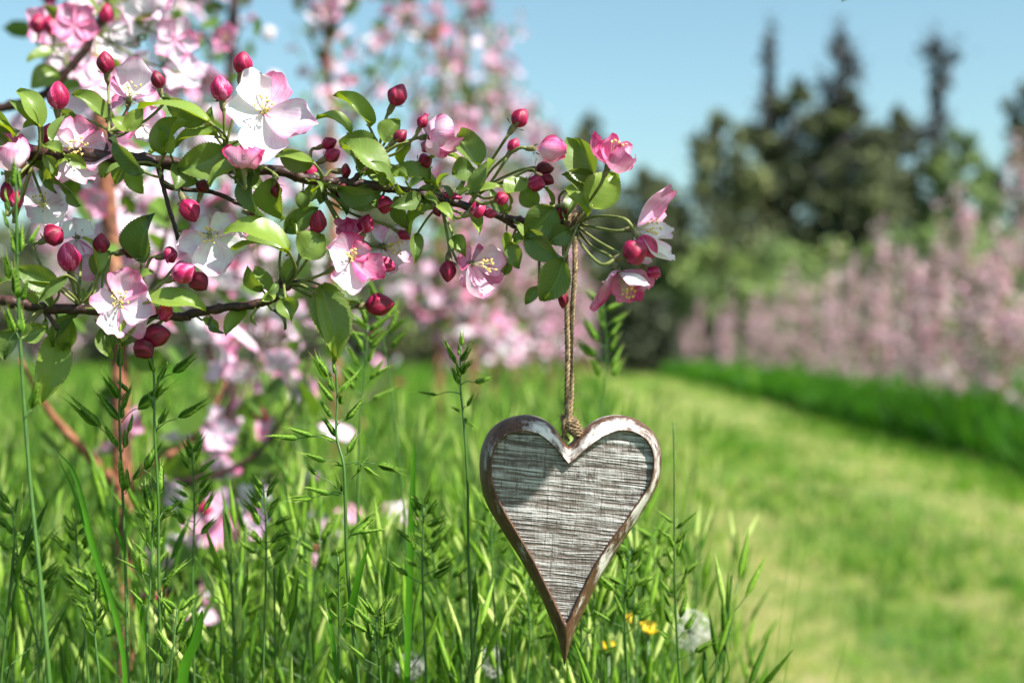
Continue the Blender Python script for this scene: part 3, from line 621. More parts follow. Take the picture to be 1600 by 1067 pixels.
# buds: centre px, py, width px, length px, pointing angle (deg, 0 = right, 90 = up), pink, node
BUDS = [
 (165, 97, 27, 34, 92, .50, (170, 206)), (91, 149, 36, 43, 88, .62, (56, 244)), (74, 209, 26, 34, 75, .5, (58, 246)), (43, 264, 17, 20, 50, .35, (48, 255)),
 (246, 124, 21, 27, 100, .15, (172, 206)), (379, 98, 30, 34, 80, .62, (352, 230)), (345, 138, 34, 38, 95, .68, (350, 230)), (484, 266, 30, 30, 10, .58, (500, 290)),
 (317, 290, 20, 20, 70, .10, (345, 245)), (622, 148, 33, 36, 62, .40, (588, 248)), (515, 224, 20, 25, 20, .42, (500, 284)), (520, 242, 24, 26, 30, .5, (505, 286)), (541, 268, 24, 15, 0, .5, (500, 288)),
 (626, 212, 21, 24, 40, .38, (590, 246)), (661, 190, 18, 20, 60, .28, (592, 248)), (665, 252, 24, 22, 20, .38, (592, 250)), (535, 300, 24, 20, -20, .08, (505, 300)), (603, 320, 28, 27, 0, .62, (508, 300)),
 (497, 346, 25, 36, 80, .28, (447, 446)), (572, 349, 26, 30, 70, .55, (508, 312)), (297, 330, 33, 37, -60, .50, (258, 285)), (85, 367, 36, 30, 25, .52, (120, 474)), (107, 401, 38, 44, 95, .52, (122, 474)),
 (158, 380, 27, 32, 85, .42, (140, 482)), (205, 390, 29, 24, 15, .38, (160, 484)), (267, 398, 28, 20, 10, .45, (215, 488)), (288, 425, 34, 40, 25, .62, (218, 486)), (311, 441, 32, 33, -45, .08, (220, 486)),
 (260, 487, 30, 21, -10, .45, (222, 488)), (246, 524, 38, 40, 10, .28, (150, 500)), (226, 546, 34, 34, -45, .05, (150, 500)), (594, 476, 34, 46, 5, .42, (455, 448)), (604, 414, 24, 32, -30, .6, (508, 312)),
 (707, 307, 16, 32, -10, .55, (692, 322)), (748, 328, 26, 26, 20, .5, (695, 322)), (767, 334, 15, 19, 0, .5, (697, 320)), (785, 310, 20, 20, 15, .42, (742, 310)), (813, 184, 27, 30, 55, .42, (744, 298)),
 (803, 227, 19, 24, 60, .34, (744, 300)), (852, 264, 24, 28, 0, .08, (745, 302)), (856, 281, 20, 22, -30, .08, (745, 303)), (839, 287, 26, 27, -10, .45, (745, 306)), (700, 425, 26, 34, -92, .42, (691, 330)),
 (993, 393, 36, 36, 20, .48, (900, 352)), (1012, 386, 32, 38, -50, .6, (900, 350)), (1022, 426, 20, 22, -30, .55, (902, 354)), (878, 330, 22, 26, 50, .06, (880, 345)), (880, 468, 16, 28, -90, .06, (880, 350)),
 (10, 300, 20, 34, 95, .55, (50, 260)), (25, 312, 22, 30, 80, .58, (50, 260)), (432, 300, 18, 20, -80, .2, (430, 268)), (632, 368, 16, 22, -30, .4, (508, 312)), (683, 331, 12, 18, -60, .35, (692, 322)), (400, 338, 18, 22, -20, .1, (395, 328)),
]
for i, (px, py, wd, ln, ang, pk, nd) in enumerate(BUDS):
    dd = depth(px, py) - 0.006 + 0.012 * rnd.random()
    if px > 960: dd -= 0.006
    if pk < 0.12: dd += 0.004
    a = R(ang); tilt = rnd.uniform(-0.35, 0.1); ax = Vector((math.cos(a), tilt, math.sin(a))).normalized()
    c = P(px, py, dd); l = ln * PX; bpt = c - ax * l * 0.5; tpt = c + ax * l * 0.5
    mb = MB(); egg(mb, bpt, tpt, wd * PX * rnd.uniform(.92, 1.06), pk + rnd.uniform(-.16, .20), i, rnd.uniform(0.6, 1.6), rnd.uniform(0, 0.22))
    o = mb.build("bud", front, TREE_AT)
    calyx_and_stalk(o, bpt, ax, P(nd[0], nd[1], BY - .001), min(0.0022, wd * PX * 0.30), i + 100, Vector((0, 0, 0)))

def leaf_mesh(base, tip, width, n, arch=0.12, fold=0.25, tint=0.5, seed=0, curl=0.0, nu=36, nv=9):
    r = random.Random(seed); d, s, nn = frame(tip - base, n); Ln = (tip - base).length; mb = MB(); pts, ti, uv = [], [], []
    side = r.uniform(-.10, .10); ph = r.uniform(0, 6)
    for i in range(nu):
        u = i / (nu - 1); hw = width * 0.5 * (math.sin(math.pi * u ** 0.82) ** 0.78 if 0 < u < 1 else 0) + width * 0.008
        ser = (0.085 if i % 2 else -0.015)
        for j in range(nv):
            v = j / (nv - 1) * 2 - 1; vv = v * (1 + (ser if abs(v) > 0.99 else 0))
            z = Ln * arch * math.sin(math.pi * u) + width * (fold * abs(v) ** 1.3 * 0.7 + curl * v * abs(v) * u) - Ln * 0.14 * max(0, u - 0.75) * 4 * (0.4 + arch)
            z += width * 0.035 * math.sin(u * 9 + v * 3 + ph) * abs(v) + width * 0.02 * math.sin(u * 40 - abs(v) * 9) * abs(v) * (1 - abs(v))
            pts.append(base + d * (Ln * u) + s * (hw * vv + side * Ln * math.sin(math.pi * u)) + nn * z); ti.append(tint); uv.append((u, v))
    mb.grid(pts, nu, nv, M['leaf'], ti, uv); return mb
# leaves: base px,py  tip px,py  width px, facing ('u' up/lit, 'c' camera, 'd' down, 'l','r'), depth offset, tint, fold
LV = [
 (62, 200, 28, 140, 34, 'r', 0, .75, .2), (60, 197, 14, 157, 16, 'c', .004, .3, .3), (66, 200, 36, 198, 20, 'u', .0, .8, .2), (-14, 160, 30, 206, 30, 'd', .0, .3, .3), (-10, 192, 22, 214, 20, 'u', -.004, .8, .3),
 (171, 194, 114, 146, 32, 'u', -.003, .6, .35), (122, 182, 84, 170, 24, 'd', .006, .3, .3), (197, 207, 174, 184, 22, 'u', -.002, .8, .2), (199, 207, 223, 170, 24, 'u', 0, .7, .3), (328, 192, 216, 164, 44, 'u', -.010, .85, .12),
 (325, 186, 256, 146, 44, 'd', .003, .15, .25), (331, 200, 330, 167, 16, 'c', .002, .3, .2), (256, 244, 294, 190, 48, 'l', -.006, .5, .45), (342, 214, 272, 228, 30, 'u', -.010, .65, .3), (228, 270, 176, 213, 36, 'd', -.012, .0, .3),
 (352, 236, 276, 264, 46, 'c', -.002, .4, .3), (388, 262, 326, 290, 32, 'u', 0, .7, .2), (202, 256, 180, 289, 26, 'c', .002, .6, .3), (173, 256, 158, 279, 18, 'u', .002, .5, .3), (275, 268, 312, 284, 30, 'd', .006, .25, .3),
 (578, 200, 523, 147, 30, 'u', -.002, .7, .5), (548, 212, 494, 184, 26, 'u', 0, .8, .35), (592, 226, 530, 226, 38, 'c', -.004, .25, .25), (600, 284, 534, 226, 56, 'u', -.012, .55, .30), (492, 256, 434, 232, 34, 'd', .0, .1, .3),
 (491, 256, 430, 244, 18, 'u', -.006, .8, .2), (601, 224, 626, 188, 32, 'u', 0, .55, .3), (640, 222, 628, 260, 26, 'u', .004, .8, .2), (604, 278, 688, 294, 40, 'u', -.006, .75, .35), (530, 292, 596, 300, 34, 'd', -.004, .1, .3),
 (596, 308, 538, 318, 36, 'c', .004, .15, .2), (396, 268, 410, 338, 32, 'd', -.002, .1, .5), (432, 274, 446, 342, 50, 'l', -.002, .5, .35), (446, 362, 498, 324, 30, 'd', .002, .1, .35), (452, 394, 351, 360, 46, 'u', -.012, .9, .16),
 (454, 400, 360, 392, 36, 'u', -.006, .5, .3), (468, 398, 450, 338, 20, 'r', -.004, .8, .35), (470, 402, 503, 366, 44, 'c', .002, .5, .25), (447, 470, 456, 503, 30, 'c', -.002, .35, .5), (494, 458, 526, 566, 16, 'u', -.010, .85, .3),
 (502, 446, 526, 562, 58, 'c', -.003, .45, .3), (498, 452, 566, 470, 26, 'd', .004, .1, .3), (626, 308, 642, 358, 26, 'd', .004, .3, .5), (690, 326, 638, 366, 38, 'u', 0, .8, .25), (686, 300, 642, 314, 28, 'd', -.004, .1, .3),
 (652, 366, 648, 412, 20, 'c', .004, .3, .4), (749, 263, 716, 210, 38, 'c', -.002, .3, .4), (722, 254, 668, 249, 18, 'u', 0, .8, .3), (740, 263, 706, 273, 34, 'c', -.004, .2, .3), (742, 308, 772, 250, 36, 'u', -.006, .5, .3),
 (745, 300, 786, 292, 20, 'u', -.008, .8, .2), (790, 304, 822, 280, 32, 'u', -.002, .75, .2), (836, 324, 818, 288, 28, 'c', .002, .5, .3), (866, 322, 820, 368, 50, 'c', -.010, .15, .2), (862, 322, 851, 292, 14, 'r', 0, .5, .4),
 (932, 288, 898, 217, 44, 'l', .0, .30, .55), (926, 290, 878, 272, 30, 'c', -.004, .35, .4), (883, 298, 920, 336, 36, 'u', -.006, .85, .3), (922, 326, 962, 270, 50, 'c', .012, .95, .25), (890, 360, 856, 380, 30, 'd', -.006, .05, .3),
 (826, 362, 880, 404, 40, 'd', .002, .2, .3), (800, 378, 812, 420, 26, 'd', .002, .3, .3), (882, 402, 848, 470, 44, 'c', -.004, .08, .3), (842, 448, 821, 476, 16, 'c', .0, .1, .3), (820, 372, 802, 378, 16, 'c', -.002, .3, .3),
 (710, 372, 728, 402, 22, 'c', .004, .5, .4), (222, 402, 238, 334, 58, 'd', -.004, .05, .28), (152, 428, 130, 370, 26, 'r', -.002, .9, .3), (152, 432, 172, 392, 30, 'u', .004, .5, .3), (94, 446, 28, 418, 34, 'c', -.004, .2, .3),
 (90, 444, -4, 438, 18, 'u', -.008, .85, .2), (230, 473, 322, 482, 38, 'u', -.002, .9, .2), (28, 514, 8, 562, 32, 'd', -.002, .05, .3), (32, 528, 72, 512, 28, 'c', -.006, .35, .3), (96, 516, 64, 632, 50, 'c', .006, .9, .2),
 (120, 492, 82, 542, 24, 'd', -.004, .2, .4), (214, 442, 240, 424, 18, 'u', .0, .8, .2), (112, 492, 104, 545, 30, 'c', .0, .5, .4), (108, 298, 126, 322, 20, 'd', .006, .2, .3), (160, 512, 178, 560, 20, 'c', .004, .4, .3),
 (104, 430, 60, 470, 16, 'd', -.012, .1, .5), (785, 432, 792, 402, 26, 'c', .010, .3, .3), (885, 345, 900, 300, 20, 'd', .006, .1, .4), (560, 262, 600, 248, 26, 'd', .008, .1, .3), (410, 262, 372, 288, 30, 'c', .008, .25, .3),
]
FACE = {'u': Vector((0.30, -0.62, 0.85)), 'c': Vector((0.1, -1, 0.15)), 'd': Vector((-0.35, -0.85, -0.45)), 'l': Vector((-0.6, -0.8, 0.3)), 'r': Vector((0.8, -0.6, 0.2))}
NODES = [(48, 255), (172, 206), (250, 262), (352, 230), (395, 268), (447, 446), (500, 288), (590, 248), (600, 293), (625, 300), (692, 322), (744, 300), (815, 352), (880, 340), (900, 350), (122, 476), (70, 484), (218, 488), (165, 489)]
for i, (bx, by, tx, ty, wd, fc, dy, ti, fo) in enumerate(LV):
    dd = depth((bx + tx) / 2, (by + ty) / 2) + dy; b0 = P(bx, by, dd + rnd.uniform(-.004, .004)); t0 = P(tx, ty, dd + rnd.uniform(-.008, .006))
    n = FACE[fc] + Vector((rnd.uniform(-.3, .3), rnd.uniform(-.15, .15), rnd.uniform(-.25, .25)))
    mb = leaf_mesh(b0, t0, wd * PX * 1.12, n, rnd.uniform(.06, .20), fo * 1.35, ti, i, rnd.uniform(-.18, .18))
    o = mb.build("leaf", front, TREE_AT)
    nd = min(NODES, key=lambda q: (q[0] - bx) ** 2 + (q[1] - by) ** 2); q = P(nd[0], nd[1], BY)
    d = (t0 - b0).normalized(); pb = MB(); pb.tube([b0 + d * 0.002, b0, b0.lerp(q, .5) - d * (b0 - q).length * .15, q], [.0004, .0006, .0006, .0008], M['stalk'], 6, smooth=4)
    pb.build("leaf_stalk", o, Vector((0, 0, 0)))

# a leafy twig just above the picture: its shade lies on the heart's upper left lobe
def shade_pt(px, py, t): return P(px, py, .6236) + SUN * t
tw = shade_pt(915, 610, .262)
branch_pts = [Vector((-.44, .745, 1.12)), Vector((-.30, .68, 1.08)), Vector((-.10, .60, 1.02)), tw + Vector((-.05, .03, .012)), tw]
mb = MB(); mb.tube(branch_pts, [.005, .004, .003, .0016, .0011], M['bark'], 9, smooth=6); mb.build("branch", front, TREE_AT)
for k, (b, t, wd) in enumerate([((902, 622), (758, 806), 98), ((905, 632), (772, 668), 70)]):
    leaf_mesh(shade_pt(b[0], b[1], .262 + .006 * k), shade_pt(t[0], t[1], .262 + .006 * k), wd * PX, SUN + Vector((.1, 0, 0)), .05, .12, .4, 700 + k).build("leaf", front, TREE_AT)
# the many small leaves and leaf tips between them
WOOD = [(-10, 245), (60, 240), (165, 244), (245, 252), (330, 262), (430, 267), (490, 281), (545, 287), (600, 293), (650, 302), (700, 314), (760, 331), (812, 345), (880, 350)]
WOOD2 = [(-10, 468), (60, 480), (130, 484), (215, 489), (300, 490), (405, 474), (447, 447)]
allm = MB(); rl = random.Random(77)
for i in range(84):
    W_ = WOOD if i % 7 < 5 else WOOD2; f = rl.random() ** 1.15 * (len(W_) - 1.01); k = int(f); bx = W_[k][0] + (W_[k + 1][0] - W_[k][0]) * (f - k); by = W_[k][1] + (W_[k + 1][1] - W_[k][1]) * (f - k)
    a = rl.choice((rl.uniform(.3, 2.8), rl.uniform(3.5, 5.9))); ln = rl.uniform(22, 52); off = rl.uniform(0, 22); dd = BY + rl.uniform(-.018, .014)
    b0 = P(bx + math.cos(a) * off, by - math.sin(a) * off, dd); t0 = P(bx + math.cos(a) * (off + ln), by - math.sin(a) * (off + ln), dd + rl.uniform(-.012, .010))
    q = leaf_mesh(b0, t0, ln * PX * rl.uniform(.42, .66), FACE[rl.choice('uucdlr')] + Vector((rl.uniform(-.4, .4), 0, rl.uniform(-.4, .4))), rl.uniform(.05, .2), rl.uniform(.2, .6), rl.choice((.05, .2, .35, .6, .95)), 900 + i, rl.uniform(-.2, .2), 16, 7)
    q.tube([b0, b0.lerp(P(bx, by, BY), .5), P(bx, by, BY)], [.0005, .0005, .0006], M['stalk'], 5)
    o_ = len(allm.v); allm.v += q.v; allm.t += q.t; allm.uv += q.uv; allm.f += [tuple(j + o_ for j in ff) for ff in q.f]; mm = [allm.mi(m_) for m_ in q.mats]; allm.m += [mm[j] for j in q.m]
tag(allm.build("leaves", front, TREE_AT), kind='stuff')
# the slightly farther twig with its soft blossoms, upper left
def soft_blossom(c, ax, r, pink, seed, parent, at, st=True):
    ax = Vector(ax).normalized(); x = ax.orthogonal().normalized(); y = ax.cross(x); mb = MB(); a0 = random.Random(seed).uniform(0, 6)
    for k in range(5):
        a = a0 + 1.2566 * k; d = x * math.cos(a) + y * math.sin(a)
        petal(mb, c, c + d * r + ax * r * 0.15, r * 0.9, ax, .12, .22, pink, .25, seed * 5 + k, 7, 5)
    o = mb.build("blossom", parent, at); return o
for i, (px, py, pk) in enumerate([(180, 66, .0), (104, 84, .15), (118, 40, .45), (228, 22, .0), (212, 112, .15), (272, 62, .3), (292, 118, .2), (70, 40, .4), (255, 12, .3), (150, 128, .3)]):
    q = P(px, py, .88 + .03 * math.sin(i * 2)); soft_blossom(q, (rnd.uniform(-.9, .9), -1, rnd.uniform(-.4, .9)), .0155, pk, 300 + i, front, TREE_AT)
    nb = P(*[(150, 50), (108, 108), (166, 0)][i % 3], .88); s = MB(); s.tube([q, q.lerp(nb, .5) - Vector((0, 0, .004)), nb], [.0008, .0007, .0009], M['stalk'], 6)
    s.build("stalk", front, TREE_AT)
for i, (px, py) in enumerate([(84, 55), (216, 57), (60, 52), (225, 45), (165, 36)]):
    q = P(px, py, .88); mb = MB(); egg(mb, q, q + Vector((rnd.uniform(-.004, .004), 0, .012)), .0095, .6, 90 + i); o = mb.build("bud", front, TREE_AT)
    nb = P(148, 55, .88); calyx_and_stalk(o, q, Vector((0, 0, 1)), nb, .0018, 400 + i, Vector((0, 0, 0)))
for i, (bx, by, tx, ty, wd, fc) in enumerate([(85, 82, 42, 96, 26, 'u'), (90, 112, 48, 140, 34, 'd'), (118, 30, 70, 8, 26, 'd'), (150, 20, 120, -10, 24, 'u'), (205, 50, 240, 20, 26, 'd'), (170, 90, 215, 118, 30, 'd')]):
    b0, t0 = P(bx, by, .88), P(tx, ty, .87); leaf_mesh(b0, t0, wd * PX * 1.5, FACE[fc], .1, .3, .5, 600 + i).build("leaf", front, TREE_AT)

# ------------------------------------------------------------------ the wooden heart
def zp(u, v): return (700 + u / 2.3875, 620 + v / 2.3875)
OL = [(449, 182), (436, 168), (422, 150), (408, 130), (390, 108), (352, 82), (303, 68), (250, 73), (200, 92), (160, 122), (135, 160), (121, 210), (117, 270), (123, 330), (141, 390), (172, 452), (215, 520), (260, 590), (300, 660), (335, 725), (365, 790), (390, 850), (410, 910), (424, 960), (435, 1003)]
OR_ = [(449, 182), (466, 166), (480, 150), (500, 130), (530, 103), (572, 80), (622, 69), (672, 73), (720, 92), (760, 125), (785, 165), (797, 215), (795, 270), (780, 330), (751, 388), (710, 452), (665, 520), (620, 590), (575, 660), (532, 745), (497, 820), (467, 890), (447, 955), (435, 1003)]
IL = [(446, 246), (430, 226), (402, 192), (372, 162), (338, 138), (290, 125), (240, 130), (205, 150), (180, 182), (166, 225), (165, 280), (178, 340), (207, 402), (250, 478), (300, 560), (342, 640), (377, 710), (405, 765), (424, 805), (437, 826)]
IR = [(446, 246), (465, 233), (492, 208), (532, 175), (580, 141), (625, 124), (672, 125), (712, 140), (740, 170), (755, 215), (755, 265), (739, 320), (700, 382), (650, 455), (600, 522), (548, 600), (508, 680), (476, 745), (451, 803), (437, 826)]
HY = 0.633
def resamp(pts, n):
    q, _ = spline([Vector((*zp(*p), 0)) for p in pts], [0] * len(pts), 10)
    q = np.array([(a.x, a.y) for a in q]); s = np.r_[0, np.cumsum(np.linalg.norm(np.diff(q, axis=0), axis=1))]; t = np.linspace(0, s[-1], n)
    return np.stack([np.interp(t, s, q[:, 0]), np.interp(t, s, q[:, 1])], 1)
NH = 90
def loop(A, B): return np.concatenate([resamp(A, NH)[:-1], resamp(B, NH)[::-1][:-1]])
outer, inner = loop(OL, OR_), loop(IL, IR)
cen = np.array([888.0, 800.0])
HC = P(888, 695, HY); heart = empty("wooden_heart", HC, "whitewashed brown wooden heart with grooved face hanging on jute twine", "heart ornament")
def mat_rim():
    m, nt, b, o = mat("whitewashed_wood")
    n1 = noise(nt, 55, 6, 0.7); n2 = noise(nt, 320, 4, 0.7, stretch=(1, 1, .35)); n3 = noise(nt, 26, 3, 0.5)
    wh = mth(nt, 'ADD', mth(nt, 'MULTIPLY', n1, .5), mth(nt, 'MULTIPLY', n2, .5))
    e = attr(nt, "tint").outputs["Fac"]          # 1 on worn arrises
    wh = mth(nt, 'SUBTRACT', wh, mth(nt, 'MULTIPLY', e, .30))
    tc = nt.nodes.new("ShaderNodeTexCoord"); sx = nt.nodes.new("ShaderNodeSeparateXYZ"); L(nt, tc.outputs["Object"], sx.inputs[0])   # shade of the lower left side put into the colour as less whitewash
    shade_grad = mth(nt, 'ADD', mth(nt, 'MULTIPLY', mth(nt, 'SUBTRACT', .700, sx.outputs[2]), 1.1), mth(nt, 'MULTIPLY', mth(nt, 'SUBTRACT', .030, sx.outputs[0]), 3.8))
    wh = mth(nt, 'SUBTRACT', wh, mth(nt, 'MINIMUM', mth(nt, 'MAXIMUM', shade_grad, -.01), .14))
    wh = mth(nt, 'ADD', mth(nt, 'ADD', wh, .035), mth(nt, 'MULTIPLY', mth(nt, 'SUBTRACT', n3, .5), .3))
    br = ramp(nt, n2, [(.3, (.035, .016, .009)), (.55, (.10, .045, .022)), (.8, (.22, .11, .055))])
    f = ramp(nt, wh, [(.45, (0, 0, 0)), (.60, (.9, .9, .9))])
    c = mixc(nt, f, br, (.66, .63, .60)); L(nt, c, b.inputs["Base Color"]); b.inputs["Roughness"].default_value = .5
    bump(nt, b, mth(nt, 'ADD', n2, mth(nt, 'MULTIPLY', n1, .6)), .55, .0009); return m
def mat_panel():
    m, nt, b, o = mat("grooved_wood")
    e = attr(nt, "tint").outputs["Fac"]; n2 = noise(nt, 900, 3, .7); n1 = noise(nt, 60, 4, .6); nv = noise(nt, 300, 3, .6, stretch=(3.5, 1, .25))
    t = mth(nt, 'ADD', mth(nt, 'ADD', e, mth(nt, 'MULTIPLY', mth(nt, 'SUBTRACT', n2, .5), .6)), mth(nt, 'MULTIPLY', mth(nt, 'SUBTRACT', n1, .5), .22))
    t = mth(nt, 'ADD', t, mth(nt, 'MULTIPLY', mth(nt, 'SUBTRACT', nv, .5), .35))
    br = ramp(nt, n1, [(.3, (.065, .050, .042)), (.6, (.13, .105, .088)), (.8, (.19, .15, .12))])
    f = ramp(nt, t, [(.28, (0, 0, 0)), (.60, (.42, .42, .42)), (.95, (1, 1, 1))])
    c = mixc(nt, f, br, (.47, .455, .44)); L(nt, c, b.inputs["Base Color"]); b.inputs["Roughness"].default_value = .75
    bump(nt, b, mth(nt, 'ADD', n2, nv), .6, .0005); return m
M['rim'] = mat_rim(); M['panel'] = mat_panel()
rings = [(0.0, .0085, -8, 0.2), (0.0, .0075, -3, .8), (0.0, .0058, 0, .7), (0.0, .0030, 0, .2), (0.0, .0010, 0, .5), (.015, -.0004, 0, 1.1), (.05, -.0018, 0, .8), (.12, -.0036, 0, .45), (.28, -.0062, 0, .1), (.48, -.0086, 0, 0), (.70, -.0104, 0, .0), (.88, -.0115, 0, .1), (.96, -.0116, 0, .8), (1.0, -.0108, 0, 1.2), (1.01, -.0085, 0, 1.6), (1.02, -.0040, 0, 1.6)]
mb = MB(); pts, ti = [], []
for (t, dy, inset, ed) in rings:
    for k in range(len(outer)):
        o2 = outer[k] + (cen - outer[k]) / np.linalg.norm(cen - outer[k]) * -inset
        q = o2 * (1 - t) + inner[k] * t
        q = q + (0.25 * np.sin(k * .55 + t * 9), 0.25 * np.cos(k * .43 + t * 5))
        pp = P(q[0], q[1], HY); pts.append(Vector((pp.x, HY + dy, pp.z))); ti.append(ed + 0.15 * math.sin(k * .37))
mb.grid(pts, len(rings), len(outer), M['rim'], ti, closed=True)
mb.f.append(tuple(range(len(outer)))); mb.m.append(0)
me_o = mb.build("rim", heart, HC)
# panel: real ridges on a fine grid, clipped by the inner outline
def inside(xy, poly):
    x, y = xy[:, 0], xy[:, 1]; c = np.zeros(len(x), bool); n = len(poly); j = n - 1
    for i in range(n):
        xi, yi = poly[i]; xj, yj = poly[j]
        c ^= ((yi > y) != (yj > y)) & (x < (xj - xi) * (y - yi) / (yj - yi + 1e-12) + xi); j = i
    return c
def vnoise(x, y, seed):
    r = np.random.default_rng(seed).random((64, 512)); xi, yi = np.floor(x).astype(int), np.floor(y).astype(int); fx, fy = x - xi, y - yi
    fx = fx * fx * (3 - 2 * fx); fy = fy * fy * (3 - 2 * fy); g_ = lambda a, b: r[a % 64, b % 512]
    return (g_(xi, yi) * (1 - fx) + g_(xi + 1, yi) * fx) * (1 - fy) + (g_(xi, yi + 1) * (1 - fx) + g_(xi + 1, yi + 1) * fx) * fy
gx = np.arange(764, 1022, 1.3); gy = np.arange(668, 970, .55); GX, GY = np.meshgrid(gx, gy)
a = R(5.5); U = GX * math.cos(a) + GY * math.sin(a); Vv = -GX * math.sin(a) + GY * math.cos(a)
Vw = Vv + 1.6 * (vnoise(U / 60, Vv / 12, 1) - .5) * 2
h1 = vnoise(U / 150, Vw / 1.9, 2); h2 = vnoise(U / 30, Vw / 1.5, 3); h3 = vnoise(U / 9, Vw / 5, 4); cr = vnoise(U / 3.0, Vw / 26, 5)
hh = .34 * h1 + .50 * h2 + .16 * h3 - .35 * (cr > .86) * .5
dyp = -.0094 - .0007 * (hh - .4)
wp = [P(x, y, HY) for x, y in zip(GX.ravel(), GY.ravel())]
PV = np.array([(p.x, HY + d, p.z) for p, d in zip(wp, dyp.ravel())])
ok = inside(np.stack([GX.ravel(), GY.ravel()], 1), inner + (inner - cen) * .012).reshape(GX.shape); nr, nc = GX.shape; idx = np.arange(nr * nc).reshape(nr, nc)
cell = ok[:-1, :-1] & ok[1:, 1:] & ok[:-1, 1:] & ok[1:, :-1]
Fq = np.stack([idx[:-1, :-1][cell], idx[1:, :-1][cell], idx[1:, 1:][cell], idx[:-1, 1:][cell]], 1)
pt = np.clip((hh - .20) * 1.6 + .10 * (cr - .5), 0, 1)
used = np.unique(Fq); remap = -np.ones(nr * nc, int); remap[used] = np.arange(len(used))
pm = np_mesh("panel", PV[used] - np.array(HC), remap[Fq], [M['panel']], pt.ravel()[used], smooth=True)
link("panel", pm, heart)
# little wire eye and the twine
mb = MB(); rc = P(888, 686, HY + .004)
mb.tube([rc + Vector((math.cos(t) * .0030, math.sin(t) * .0008, math.sin(t) * .0034)) for t in [k * 6.283 / 16 for k in range(17)]], .00042, M['metal'], 8, smooth=1)
mb.tube([rc + Vector((-.0006, 0, -.003)), rc + Vector((-.0008, 0, -.008))], .0005, M['metal'], 8, smooth=1)
mb.build("wire_eye", heart, HC)
def rope(mb, pts, r, plies=3, pitch=.0052, fuzz=0, seed=0):
    p2, _ = spline(pts, [0] * len(pts), 30); L_ = 0; n = len(p2); rr = random.Random(seed)
    paths = [[] for _ in range(plies)]; ref = None
    for i, p in enumerate(p2):
        d = (p2[min(i + 1, n - 1)] - p2[max(i - 1, 0)]).normalized()
        if ref is None: ref = d.orthogonal().normalized()
        ref = (ref - d * ref.dot(d)).normalized(); b = d.cross(ref)
        if i: L_ += (p2[i] - p2[i - 1]).length
        for k in range(plies):
            a = 6.283 * (L_ / pitch + k / plies); paths[k].append(p + (ref * math.cos(a) + b * math.sin(a)) * r * .55)
        if fuzz and rr.random() < fuzz:
            a = rr.uniform(0, 6.28); o = ref * math.cos(a) + b * math.sin(a); l = rr.uniform(.0015, .0065); q = p + o * r * .9
            mb.tube([q, q + o * l * .5 + d * l * rr.uniform(-.6, .6), q + o * l * rr.uniform(.5, 1) + d * l * rr.uniform(-1, 1)], [.00007, .00006, .00003], M['twine'], 3, smooth=3, cap=False)
    for k in range(plies): mb.tube(paths[k], [r * .56 * (1 + .08 * math.sin(i * .7 + k)) for i in range(n)], M['twine'], 7, smooth=1)
mb = MB()
def tp(px, py, dy=0.0): return P(px, py, .632 + dy)
rope(mb, [tp(889, 660, -.002), tp(886, 630, -.001), tp(887, 560, -.0015), tp(886, 500, -.002), tp(885, 430, -.003), tp(884, 380, -.004), tp(886, 352, -.006), tp(890, 342, 0), tp(894, 352, .008), tp(898, 380, .004), tp(898, 430, .001), tp(894, 490, .001), tp(892, 548, .001), tp(893, 600, .0012), tp(891, 640, .0012), tp(890, 662, .001)], .00115, 3, .0062, .7, 4)
rope(mb, [P(891, 351, BY) + Vector((.0022 * math.sin(k * .2) , -.0038 * math.cos(k), .0042 * math.sin(k))) + Vector((.0009 * (k / 6.28 - 1), 0, 0)) for k in [j * 6.283 / 8 for j in range(17)]], .0010, 3, .006, .5, 9)
mb.build("twine", heart, HC)
mb = MB()
for k in range(7):       # the wrapped knot
    f = k / 6; c = P(884 + 18 * f, 650 + 26 * f, .632); rad = .0019 + .0009 * math.sin(f * 3.1)
    ax = Vector((.45, .1, -.9)).normalized(); x = ax.orthogonal().normalized(); y = ax.cross(x)
    rope(mb, [c + (x * math.cos(t) + y * math.sin(t)) * rad + ax * .0009 * t / 6.28 for t in [j * 6.283 / 8 for j in range(9)]], .00085, 2, .0035, .08, k)
rope(mb, [P(886, 648, .631), P(880, 664, .630), P(882, 680, .633), P(888, 688, .636)], .0008, 3, .004, .2, 31)
mb.build("twine_knot", heart, HC)

